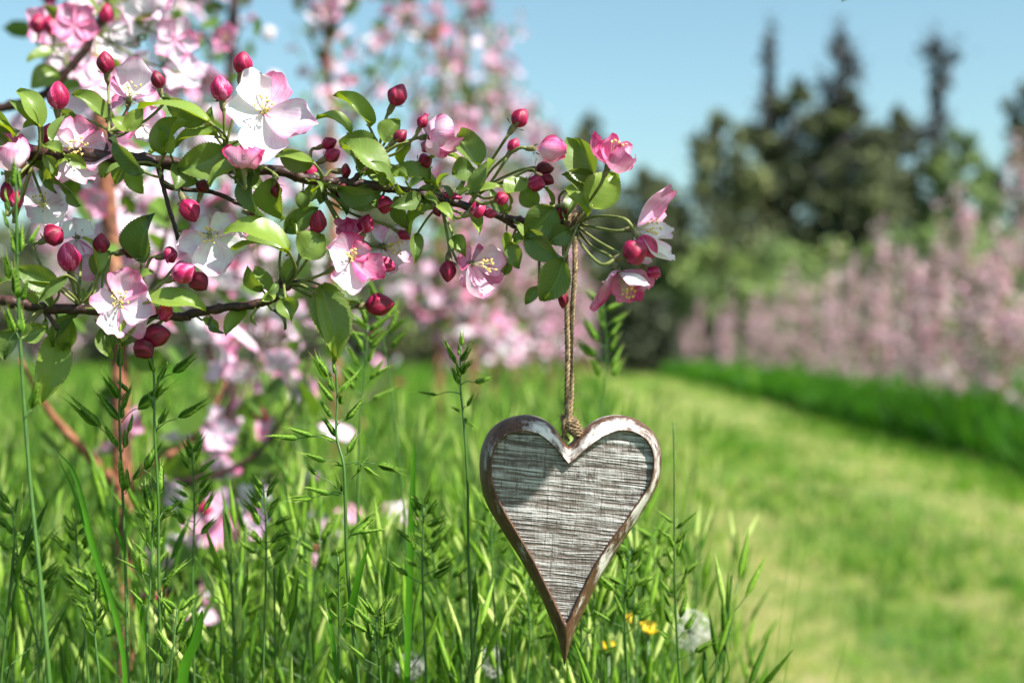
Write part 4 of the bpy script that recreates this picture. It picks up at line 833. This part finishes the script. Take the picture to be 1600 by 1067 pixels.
# ------------------------------------------------------------------ grass stalks in and near focus
def spikelet_mesh(seed, Ln=1.0):
    """pointed brome spikelet along +Z, unit length, overlapping scales with bristles"""
    r = random.Random(seed); mb = MB(); n = 9
    for k in range(n):
        f = k / (n - 1); sd = 1 if k % 2 else -1; z0 = f * .58; w_ = .15 * (1 - .45 * f); a = sd * (.20 - .10 * f)
        base = Vector((sd * .018, 0, z0)); tip = base + Vector((math.sin(a), 0, math.cos(a))) * (.40 - .06 * f)
        pts, ti, uv = [], [], []
        for i in range(6):
            u = i / 5; hw = w_ * (math.sin(math.pi * (u * .93 + .05)) ** .7) * .62
            for j in range(5):
                v = j / 4 * 2 - 1
                pts.append(base.lerp(tip, u) + Vector((sd * (1 - v * v) * hw * .9, v * hw * .95, 0)))
                ti.append(.30 + .42 * abs(v) ** 2 + .30 * u ** 3 + r.uniform(-.05, .05)); uv.append((u, v))
        mb.grid(pts, 6, 5, M['spikelet'], ti, uv)
        e = tip + Vector((math.sin(a * 1.6) + r.uniform(-.12, .12), r.uniform(-.15, .15), 1)).normalized() * r.uniform(.16, .42)
        mb.tube([tip - Vector((0, 0, .03)), tip.lerp(e, .5), e], [.010, .006, .002], M['spikelet'], 3, .85, 1, False)
    mb.ball((0, 0, .30), .075, M['spikelet'], 6, 6, (0, 0, 1), 3.6, .35)
    return mb.mesh("spikelet")
SPK = [spikelet_mesh(s) for s in range(5)]
def place_spikelet(base, tip, parent, at, fat=1.0, seed=0):
    d = tip - base; l = d.length; q = d.normalized().to_track_quat('Z', 'X').to_matrix().to_4x4()
    r = random.Random(seed); spin = Matrix.Rotation(r.uniform(0, 6.28), 4, 'Z')
    o = link("spikelet", SPK[seed % 5], parent, Matrix.Translation(base - at) @ q @ spin @ Matrix.Diagonal((l * fat, l * fat, l, 1)))
    return o
def grass_stalk(stem, Yd, label, spikes=(), proc=None, leaves=(), seed=0, r0=.00095, root_dx=0.0):
    """stem: pixels from the top down; spikes: (base, tip, node) pixels"""
    r = random.Random(seed); top = [P(x + (r.uniform(-3, 3) if i > 1 else 0), y, Yd + .004 * math.sin(i + seed)) for i, (x, y) in enumerate(stem)]
    low = top[-1]; prev = top[-2] if len(top) > 1 else top[0]
    slope = (low.x - prev.x) / max(1e-4, prev.z - low.z) ; g0 = Vector((low.x + slope * low.z * .6 + root_dx, Yd + r.uniform(-.02, .03), 0))
    root = empty("grass_stalk", g0, label, "grass stalk", "seeding grass stalks near the branch")
    pts = top + [low.lerp(g0, .08), low.lerp(g0, .25), low.lerp(g0, .55), g0 - Vector((0, 0, .01))]
    mb = MB(); nt_ = len(pts); mb.tube(pts, [r0 * (.45 + .75 * i / (nt_ - 1)) for i in range(nt_)], M['stem'], 8, smooth=5)
    if proc is None:
        for k, (b, t, nd) in enumerate(spikes):
            if nd: 
                q = P(nd[0], nd[1], Yd); bb = P(b[0], b[1], Yd + r.uniform(-.006, .004)); mb.tube([q, q.lerp(bb, .5) + Vector((0, 0, .0012)), bb], [.00028, .00022, .0002], M['stem'], 5, smooth=3)
    sp = []
    for k, (b, t, nd) in enumerate(spikes):
        dz = r.uniform(-.006, .006); sp.append((P(b[0], b[1], Yd + dz * .5), P(t[0], t[1], Yd + dz * 1.5), k))
    if proc:
        n, y0, y1, reach, ln = proc; w2, _ = spline(top, [0] * len(top), 12)
        ln *= Yd / F_PX; reach *= Yd / F_PX
        cand = [q for q in w2]
        zt = P(0, y0, Yd).z; zb = P(0, y1, Yd).z
        for k in range(n):
            z = zt + (zb - zt) * (k / n) ** 1.1; q = min(cand, key=lambda c: abs(c.z - z))
            sd = 1 if k % 2 else -1; el = r.uniform(.35, 1.25); f = .15 + .85 * k / n
            d = Vector((sd * math.cos(el), r.uniform(-.35, .35), math.sin(el))).normalized()
            bb = q + d * reach * f * r.uniform(.3, 1); mb.tube([q, q.lerp(bb, .5), bb], [.00028, .00022, .0002], M['stem'], 5, smooth=2)
            d2 = (d + Vector((r.uniform(-.2, .2), r.uniform(-.2, .2), r.uniform(-.1, .5)))).normalized(); sp.append((bb, bb + d2 * ln * r.uniform(.75, 1.2), k))
    mb.build("stem", root, g0)
    for b, t, k in sp: place_spikelet(b, t, root, g0, r.uniform(.85, 1.25), k + seed * 3)
    for (b, t, wd) in leaves:
        lb = MB(); B, T = P(b[0], b[1], Yd), P(t[0], t[1], Yd + r.uniform(-.01, .01)); side = Vector((1, -.4, 0)).normalized(); n_ = 14; pp = []
        for i in range(n_):
            u = i / (n_ - 1); c = B.lerp(T, u) + Vector((0, 0, .10 * (T - B).length * math.sin(math.pi * u))); hw = wd * PX * .5 * (1 - u ** 2.5) * (.5 + .5 * min(1, u * 5)); tw = side * math.cos(u * 1.3) + Vector((0, 1, .3)) * math.sin(u * 1.3) * .6
            for v in (-1, 0, 1): pp.append(c + tw * hw * v + Vector((0, hw * .35 * (1 - abs(v)), 0)))
        lb.grid(pp, n_, 3, M['grass'], [.62] * len(pp)); lb.build("leaf", root, g0)
    return root
grass_stalk([(523, 562), (527, 620), (528, 680), (535, 727), (538, 790), (545, 900), (560, 1067)], .625, "grass stalk with many pale fat seed heads, below the leaf left of the heart", [
 ((464, 685), (418, 680), (525, 688)), ((487, 681), (447, 667), (525, 690)), ((523, 690), (499, 679), (527, 692)), ((509, 721), (470, 707), (530, 724)), ((540, 728), (520, 725), None), ((558, 739), (572, 716), (537, 772)), ((568, 730), (592, 746), (555, 726)), ((588, 725), (632, 737), (536, 726)),
 ((535, 770), (524, 742), (537, 772)), ((495, 743), (476, 722), (534, 771)), ((515, 772), (474, 760), (534, 772)), ((487, 778), (450, 779), (534, 774)), ((526, 682), (502, 648), None), ((541, 657), (568, 622), (529, 662)), ((544, 708), (560, 674), (536, 722)),
 ((531, 632), (534, 608), None), ((530, 614), (561, 580), (527, 622)), ((518, 652), (499, 624), (528, 664)), ((520, 626), (494, 592), None), ((513, 590), (488, 552), (524, 602)), ((523, 584), (519, 556), None), ((520, 612), (512, 578), None), ((545, 838), (590, 800), (542, 844)), ((560, 832), (604, 826), (542, 844))],
 leaves=[((541, 990), (585, 828), 15)], seed=1)
grass_stalk([(720, 540), (719, 600), (722, 660), (728, 760), (735, 880), (742, 1067)], .66, "thin upright grass stalk with a small dark seed head left of the heart", [
 ((721, 541), (722, 514), None), ((712, 568), (692, 527), (719, 585)), ((716, 600), (705, 570), None), ((720, 566), (738, 537), None), ((722, 578), (742, 561), None), ((717, 556), (716, 535), None), ((741, 598), (768, 591), (720, 601)), ((683, 617), (652, 612), (719, 615)), ((729, 635), (743, 611), (722, 645)), ((719, 643), (703, 634), None), ((724, 653), (743, 670), None), ((719, 590), (712, 566), None), ((721, 585), (731, 560), None)], seed=2, r0=.0008)
grass_stalk([(237, 552), (241, 600), (243, 669), (247, 781), (249, 900), (252, 1067)], .640, "tall grass stalk with spreading pointed seed heads under the lower twig's dark bud", [
 ((270, 584), (312, 549), (243, 602)), ((246, 598), (264, 563), None), ((278, 654), (330, 623), (244, 672)), ((249, 664), (264, 634), (244, 676)), ((240, 582), (231, 556), None), ((225, 734), (253, 686), (246, 760)), ((250, 770), (253, 722), None), ((246, 768), (235, 738), None), ((236, 799), (224, 748), (248, 815)), ((257, 799), (288, 780), (248, 815)), ((243, 622), (252, 594), None), ((242, 640), (230, 610), None)], seed=3)
grass_stalk([(187, 545), (188, 600), (188, 657), (194, 770), (197, 900), (202, 1067)], .655, "grass stalk hung with dark green seed heads in front of the red trunk", [
 ((156, 668), (102, 617), (189, 708)), ((184, 698), (160, 660), (190, 708)), ((194, 766), (186, 712), None), ((200, 764), (198, 728), None), ((208, 751), (226, 722), (195, 772)), ((201, 676), (208, 645), (191, 706)), ((186, 656), (150, 609), None), ((190, 655), (190, 626), None), ((186, 622), (161, 583), None), ((186, 575), (188, 536), None), ((202, 612), (180, 592), (189, 625)), ((214, 638), (265, 598), (190, 660)), ((190, 640), (206, 600), None), ((196, 700), (197, 668), None)],
 leaves=[((170, 955), (86, 706), 10), ((196, 870), (165, 790), 8)], seed=4)
grass_stalk([(24, 262), (26, 350), (28, 475), (34, 600), (46, 760), (62, 920), (76, 1067)], .565, "tall grass stalk at the left picture edge rising in front of the blossoms", [
 ((20, 292), (22, 248), None), ((32, 298), (27, 262), None), ((13, 357), (3, 326), (26, 370)), ((25, 396), (19, 358), None), ((33, 393), (33, 350), None), ((16, 436), (6, 394), (28, 450)), ((27, 466), (21, 412), None), ((34, 470), (44, 436), None), ((14, 330), (8, 300), None), ((46, 380), (62, 352), (27, 400)), ((22, 520), (8, 480), (30, 530)), ((34, 520), (30, 480), None), ((50, 640), (60, 590), (36, 660))], seed=5, r0=.0011)
PR = [  # stem pixels, depth, label, proc(n, y0, y1, reach, len)
 ([(118, 815), (122, 880), (128, 960), (138, 1067)], .70, "bright grass head in the lower left, left of the red trunk's foot", (16, 818, 960, 34, 36), ()),
 ([(238, 815), (236, 900), (232, 980), (230, 1067)], .645, "grass stalk with dark pointed heads at bottom left between two long stems", (15, 800, 960, 40, 36), (((228, 1000), (206, 905, ), 9),)),
 ([(277, 950), (272, 1000), (262, 1067)], .64, "short grass head with fat spikes near the bottom edge, beside a broad blade", (9, 945, 1050, 30, 34), (((285, 1067), (315, 955), 16),)),
 ([(588, 965), (590, 1010), (592, 1067)], .63, "low bristly seed head in a fan at the bottom centre left", (13, 950, 1045, 44, 38), ()),
 ([(500, 850), (492, 920), (470, 1067)], .74, "soft grass head with dark spikes left of the stalk with pale fat heads", (14, 800, 960, 36, 40), ()),
 ([(528, 870), (530, 960), (529, 1067)], .632, "thin withered pale grass stalk with small open husks beside the pale headed stalk", (8, 870, 1010, 14, 22), (((526, 1060), (505, 900), 9),)),
 ([(676, 850), (684, 930), (700, 1067)], .78, "soft grass head midway between the pale headed stalk and the heart", (14, 850, 960, 44, 40), ()),
 ([(772, 760), (768, 860), (778, 1067)], .73, "grass head with crowded spikes just behind the heart's left edge", (14, 765, 880, 22, 32), ()),
 ([(1052, 660), (1054, 760), (1056, 860), (1058, 960), (1062, 1067)], .70, "slender grass stalk rising to the right of the heart's point", (18, 820, 1040, 34, 36), ()),
 ([(925, 905), (930, 980), (922, 1067)], .74, "soft grass head right under the heart's point", (12, 900, 1040, 40, 38), ()),
 ([(1022, 840), (1020, 930), (1010, 1067)], .80, "soft grass head between the heart's point and the slender right stalk", (14, 840, 960, 40, 38), ()),
 ([(942, 470), (948, 560), (944, 640), (935, 800), (930, 1067)], .88, "blurred tall grass stalk behind the hanging pink blossom", (12, 480, 620, 40, 40), ()),
 ([(590, 470), (612, 620), (632, 780), (650, 1067)], .80, "long thin blurred grass stem leaning left behind the crimson bud", (12, 470, 560, 30, 40), ()),
 ([(18, 790), (30, 880), (52, 980), (70, 1067)], .70, "bright grass head leaning at the lower left picture edge", (16, 790, 960, 40, 40), ()),
 ([(60, 850), (66, 960), (60, 1067)], .72, "pale upright grass head second from the lower left edge", (12, 850, 960, 24, 38), ()),
 ([(575, 510), (568, 600), (560, 700), (556, 1067)], .76, "soft dark grass head close behind the hanging green leaf", (14, 510, 640, 24, 38), ()),
 ([(350, 880), (372, 960), (385, 1067)], .84, "soft grass head between the dark spiked stalk and the pale headed stalk", (12, 880, 1000, 40, 38), ()),
 ([(300, 700), (304, 800), (300, 900), (306, 1067)], .69, "fine feathery grass stalk halfway between the red trunk and the pale headed stalk", (18, 705, 850, 34, 34), ()),
 ([(412, 760), (416, 860), (410, 1067)], .68, "feathery light green grass stalk standing a little left of the pale headed stalk", (18, 765, 900, 36, 36), ()),
 ([(662, 790), (660, 900), (668, 1067)], .67, "light green seed head just right of the single dark upright blade", (16, 792, 930, 34, 36), ()),
 ([(150, 905), (148, 980), (156, 1067)], .66, "short light green seed head under the arching blade at the lower left", (14, 905, 1010, 34, 34), ()),
 ([(822, 905), (828, 980), (824, 1067)], .72, "light green seed head beside the left flank of the heart's point", (14, 905, 1010, 34, 36), ()),
 ([(984, 860), (976, 950), (980, 1067)], .70, "light green seed head beside the right flank of the heart's point", (16, 862, 1000, 34, 36), ()),
 ([(440, 900), (452, 980), (450, 1067)], .90, "blurred grass head low in the meadow, left of the withered stalk", (12, 900, 1000, 40, 38), ()),
]
for i, (st, Yd, lab, pr, lv) in enumerate(PR): grass_stalk(st, Yd, lab, proc=pr, leaves=lv, seed=20 + i, r0=.00085)
# long free blades in focus
for i, (pts, wd, lab) in enumerate([([(648, 690), (645, 760), (640, 900), (636, 1067)], 13, "single dark upright grass blade between the pale headed stalk and the heart"), ([(316, 952), (306, 1000), (285, 1067)], 18, "single broad grass blade at the bottom edge, left of centre"), ([(88, 704), (118, 745), (145, 850), (180, 960), (196, 1067)], 9, "long arching grass blade crossing the lower left, left of the trunk")]):
    Yd = [.70, .635, .62][i]; wp = [P(x, y, Yd) for x, y in pts]; g0 = Vector((wp[-1].x, Yd, 0)); root = empty("long_grass", g0, lab, "grass blade", "single grass blades near the branch")
    wp += [wp[-1].lerp(g0, .1), wp[-1].lerp(g0, .35), g0]; w2, _ = spline(wp, [0] * len(wp), 6); lb = MB(); pp = []
    for k, c in enumerate(w2):
        u = k / (len(w2) - 1); hw = wd * PX * .5 * min(1, (u * 4) ** .7 + .02); sd = Vector((math.cos(u * 1.2), .6 * math.sin(u * 1.2), 0))
        for v in (-1, 0, 1): pp.append(c + sd * hw * v + Vector((0, hw * .4 * (1 - abs(v)), 0)))
    lb.grid(pp, len(w2), 3, M['grass'], [.55] * len(pp)); lb.build("blade", root, g0)

# ------------------------------------------------------------------ small meadow flowers
def wild_flower(px, py, Yd, kind, label, size=.016):
    c = P(px, py, Yd); g0 = Vector((c.x, Yd, 0)); root = empty({'y': "buttercup", 'w': "dandelion_clock"}[kind], g0, label, "flower", "meadow flowers beside the path"); s = MB()
    s.tube([c, c.lerp(g0, .5) + Vector((.006, 0, 0)), g0 - Vector((0, 0, .01))], [.0010, .0012, .0014], M['stem'], 6); s.build("stem", root, g0); h = MB()
    if kind == 'y':
        ax = Vector((.3, -.5, .8)).normalized(); x = ax.orthogonal().normalized(); y = ax.cross(x)
        for k in range(6):
            d = x * math.cos(k * 1.047) + y * math.sin(k * 1.047); petal(h, c, c + d * size + ax * size * .5, size, ax, .15, .3, .5, 0, k, 6, 5, .05, M['yellow'])
    else:
        for k in range(70):
            d = Vector((rnd.gauss(0, 1), rnd.gauss(0, 1), rnd.gauss(0, 1))).normalized(); e = c + d * size
            h.tube([c, e], [.00012, .0001], M['fluff'], 3, smooth=1, cap=False); x = d.orthogonal().normalized(); y = d.cross(x)
            for q in range(6): f = x * math.cos(q * 1.05) + y * math.sin(q * 1.05); h.tube([e, e + (f + d * .5) * size * .32], [.00022, .0001], M['fluff'], 3, smooth=1, cap=False)
        h.ball(c, .003, M['stem'], 6, 6)
    h.build("flower_head", root, g0)
wild_flower(1012, 984, .80, 'y', "yellow buttercup in the grass right of the heart's point", .0062)
wild_flower(986, 970, .84, 'y', "smaller yellow buttercup behind the one right of the heart's point", .005)
wild_flower(950, 1012, .80, 'y', "yellow buttercup low under the heart's right side", .005)
wild_flower(1080, 985, .84, 'w', "round white seed head at the path edge behind the slender right stalk", .0105)
wild_flower(772, 1032, .80, 'w', "white seed head near the bottom edge left of the heart's point", .008)
wild_flower(640, 1040, .80, 'w', "white seed head near the bottom edge under the low bristly grass", .007)
wild_flower(1530, 975, 4.2, 'w', "small white seed head standing on the mown path at lower right", .03)
wild_flower(1472, 590, 9.5, 'w', "white seed head in the green strip at the right", .05)

# ------------------------------------------------------------------ orchard rows behind
def blossom_tpl(full=True):
    mb = MB()
    for k in range(5):
        a = 1.2566 * k; d = Vector((math.cos(a), math.sin(a), .25)); petal(mb, Vector((0, 0, 0)), d, .95, Vector((0, 0, 1)), .1, .25, .12, .25, k, 4 if full else 3, 3, .06)
    return template(mb)
BT = blossom_tpl(); BTL = blossom_tpl(False)
def leaf_tpl():
    V = np.array([(0, 0, 0), (.3, -.28, .05), (.7, -.25, .05), (1, 0, -.05), (.7, .25, .05), (.3, .28, .05), (.3, 0, 0), (.7, 0, 0)], float)
    return V, np.array([(0, 1, 6, 5), (1, 2, 7, 6), (6, 7, 4, 5), (2, 3, 4, 7)]), np.zeros(8), np.zeros(4, dtype=int)
LT = leaf_tpl()
MROW = [M['petal'], M['bud']]; MROW_R = [mat_petal('warm_petal', ((0.20, (0.88, 0.80, 0.82)), (0.48, (0.86, 0.60, 0.70)), (0.75, (0.80, 0.34, 0.50)), (1.0, (0.64, 0.08, 0.22)))), M['bud']]
def make_row_tree(seed, H, spread, nb, bl_per, near, root, custom=None, trunk_m='red_bark', pinker=0.0, up=(.45, .75)):
    """upright young apple tree, built about its own base"""
    r = random.Random(seed); tr = .013 if H > 1.76 or not near else .0088
    t = MB(); f0 = .33 if up[1] < .9 else .16; wob = [Vector((r.uniform(-.02, .02), r.uniform(-.02, .02), H * f)) for f in (0, .2, .45, .7, 1)]; wob[0] = Vector((0, 0, -.03))
    t.tube(wob, [tr * 1.25, tr, tr * .8, tr * .5, tr * .15], M[trunk_m], 10); t.build("trunk", root)
    w2, _ = spline(wob, [0] * 5, 10); spots = []; allb = MB()
    for i in range(nb):
        f = f0 + (.94 - f0) * (i + r.random()) / nb; p = w2[int(f * (len(w2) - 1))]; a = r.uniform(0, 6.28); ln = spread * (1.15 - f * .75) * r.uniform(.6, 1.1)
        d = Vector((math.cos(a), math.sin(a), r.uniform(.15, .8))).normalized(); q1 = p + d * ln * .5; q2 = q1 + (d * up[0] + Vector((0, 0, up[1]))) * ln * r.uniform(.5, 1.0)
        bp, _ = spline([p, q1, q2], [0, 0, 0], 10); rad = [tr * .42 * (1 - .8 * j / (len(bp) - 1)) for j in range(len(bp))]
        if near:
            b = MB(); b.tube(bp, rad, M['bark'], 7, smooth=1); b.build("branch", root)
        else: allb.tube(bp[::3] + [bp[-1]], rad[::3] + [rad[-1]], M['bark'], 5, smooth=1)
        spots += bp[3:]
    spots += w2[int(len(w2) * .45):] * 2
    if custom:
        for pts, rr in custom:
            pts = [min(w2, key=lambda c: abs(c.z - pts[0].z))] + pts[1:]; b = MB(); b.tube(pts, rr, M[trunk_m], 9); b.build("limb", root)
    if not near: allb.build("branches", root)
    S_ = np.array([tuple(s) for s in spots]); n = int(nb * bl_per)
    k = rng.integers(0, len(S_), n); cl = S_[k] + rng.normal(0, .022, (n, 3))
    ncl = max(4, int(n / 6)); cc = S_[rng.integers(0, len(S_), ncl)] + rng.normal(0, .03, (ncl, 3)); m_ = rng.random(n) < .75
    cl[m_] = cc[rng.integers(0, ncl, m_.sum())] + rng.normal(0, .025, (m_.sum(), 3))
    if f0 > .3: cl[:, 2] = np.maximum(cl[:, 2], f0 * H + rng.uniform(-.02, .12, n))
    # copies of one blossom mesh stand one by one in the near trees
    one = min(90, n) if near else 0
    for j in range(one):
        me = ROWB[j % 4]; q = rot_rand(1)[0]; o = link("blossom", me, root); s = rng.uniform(.013, .018)
        o.matrix_local = Matrix.Translation(cl[j]) @ Matrix(q.tolist()).to_4x4() @ Matrix.Scale(s, 4)
    TV, TF, TT, TM = BT if near else BTL
    rest = n - one
    if rest > 0:
        V, F, T, Mi = scatter(TV, TF, TT, TM, cl[one:], rot_rand(rest), rng.uniform(.014, .020, rest) * (1.0 if near else 1.15), rng.uniform(-.08, .28, rest) + pinker)
        nbd = max(3, rest // 5); bp_ = S_[rng.integers(0, len(S_), nbd)] + rng.normal(0, .03, (nbd, 3)); bm = MB(); bm.ball((0, 0, 0), .5, M['bud'], 5, 6, (0, 0, 1), 1.2, .55); tv = template(bm)
        V2, F2, T2, M2 = scatter(*tv, bp_, rot_rand(nbd), rng.uniform(.010, .014, nbd)); M2 = M2 + 1
        V, F, T, Mi = cat_np([(V, F, T, Mi), (V2, F2, T2, M2)])
        tag(link("blossoms", np_mesh("blossoms", V, F, MROW_R if up[1] > .9 else MROW, T, Mi, True), root), kind='stuff')
    nl = int(n * (1.25 if up[1] < .9 else .8)); kl = rng.integers(0, len(S_), nl)
    V, F, T, Mi = scatter(*LT, S_[kl] + rng.normal(0, .02, (nl, 3)), rot_rand(nl), rng.uniform(.022, .042, nl), rng.uniform(.35, .9, nl))
    tag(link("foliage", np_mesh("foliage", V, F, [M['row_leaf']], T, Mi), root), kind='stuff')
M['row_leaf'] = mat_simple("row_leaf", [(0.0, (.03, .08, .012)), (1.0, (.13, .23, .03))], 20, .45, 0, 0, .35, attrn="tint", tint=(1.6, 1.6, .6))
def single_blossom(seed):
    mb = MB(); r = random.Random(seed); pk = [.12, .28, .42, .2][seed % 4]
    for k in range(5):
        a = 1.2566 * k + r.uniform(-.1, .1); petal(mb, Vector((0, 0, 0)), Vector((math.cos(a), math.sin(a), .3 + .2 * (seed % 2))), .95, Vector((0, 0, 1)), .12, .28, pk, .25, seed * 9 + k, 6, 5, .06)
    for k in range(8):
        a = k * .785; mb.ball((.22 * math.cos(a), .22 * math.sin(a), .32), .045, M['anther'], 4, 5)
    return mb.mesh("blossom")
ROWB = [single_blossom(s) for s in range(4)]
def at_px(px, Yd): return ((px - 800) / F_PX * Yd, Yd, 0)
ORD = ["first", "second", "third", "fourth", "fifth", "sixth", "seventh", "eighth", "ninth", "tenth", "eleventh", "twelfth", "thirteenth", "fourteenth", "fifteenth", "sixteenth", "seventeenth", "eighteenth", "nineteenth", "twentieth", "twenty-first", "twenty-second"]
# near left row, three individually built trees
def loc(px, py, Yd, base): return P(px, py, Yd) - Vector(base)
b1 = at_px(158, 1.14)
t1 = empty("apple_tree", b1, "blurred young apple tree with orange brown forked trunk at the left", "apple tree", "blossoming apple trees of the left row")
make_row_tree(5, 1.70, .27, 16, 13, True, t1, pinker=.08, custom=[([loc(172, 742, 1.14, b1), loc(128, 700, 1.135, b1), loc(84, 652, 1.12, b1), loc(62, 618, 1.11, b1), loc(30, 560, 1.10, b1)], [.0050, .0038, .0030, .0024, .0015]), ([loc(180, 765, 1.14, b1), loc(236, 722, 1.15, b1), loc(262, 712, 1.16, b1), loc(318, 668, 1.19, b1), loc(352, 596, 1.2, b1)], [.0040, .0031, .0027, .0022, .0015])])
b2 = at_px(372, 2.1)
t2 = empty("apple_tree", b2, "blurred apple tree with dark trunk, second tree of the left row", "apple tree", "blossoming apple trees of the left row")
make_row_tree(6, 2.1, .42, 18, 17, True, t2, pinker=.10, custom=[([loc(372, 690, 2.1, b2), loc(340, 610, 2.1, b2), loc(320, 520, 2.08, b2)], [.011, .009, .006])], trunk_m='bark')
b3 = at_px(520, 2.9)
t3 = empty("apple_tree", b3, "blurred apple tree, third of the left row, behind the middle of the branch", "apple tree", "blossoming apple trees of the left row")
make_row_tree(7, 2.25, .40, 20, 18, True, t3, pinker=.10)
def copy_tree(o, parent=None):
    c = o.copy(); COL.objects.link(c)
    if parent is not None: c.parent = parent
    for ch in o.children: copy_tree(ch, c)
    return c
protos = []
def row(spots, labf, group, hs, seed0, nprot, pinker, bl=17, spread=.36, up=(.45, .75)):
    loc_p = []
    for i, (x, y) in enumerate(spots):
        if i < nprot:
            r = empty("apple_tree", (x, y, 0)); make_row_tree(seed0 + i, hs[i % len(hs)], spread, 20, bl, False, r, pinker=pinker, up=up); loc_p.append(r)
        else:
            r = copy_tree(loc_p[i % nprot]); r.location = (x, y, 0); r.rotation_euler.z = rnd.uniform(0, 6.28); s = rnd.uniform(.92, 1.08); r.scale = (s, s, s)
        tag(r, labf(i), "apple tree", group)
ys_ = [3.7, 4.6, 5.6, 6.8, 8.2, 9.8, 11.6, 13.6, 16, 19, 22.5, 26, 30]
row([(-.46 + .070 * y, y) for y in ys_], lambda i: f"blossoming apple tree, {ORD[i + 3]} from the near end of the left row", "blossoming apple trees of the left row", [2.15, 2.2, 2.05, 2.1], 100, 4, .10, 17, .29)
ys_ = [4.5, 5.8, 7.2, 8.8, 10.6, 12.8, 15.5]
row([(-3.0 + .02 * y, y) for y in ys_], lambda i: f"blossoming apple tree, {ORD[i]} tree of the far row behind the left row", "blossoming apple trees behind the left row", [1.9, 2.0, 1.8], 200, 3, .0)
ys_ = [9.6, 10.5, 11.4, 12.4, 13.5, 14.7, 16, 17.4, 18.9, 20.6, 22.5, 24.6, 27, 29.6, 32.5, 36, 40, 45, 51]
row([(path_right(y) + .85 + rnd.uniform(-.1, .1), y) for y in ys_], lambda i: f"pink blossoming apple tree, {ORD[i]} from the near end of the right row", "blossoming apple trees of the right row", [1.75, 2.15, 1.6, 2.0, 1.8], 300, 5, .08, 50, .58, (.22, 1.25))
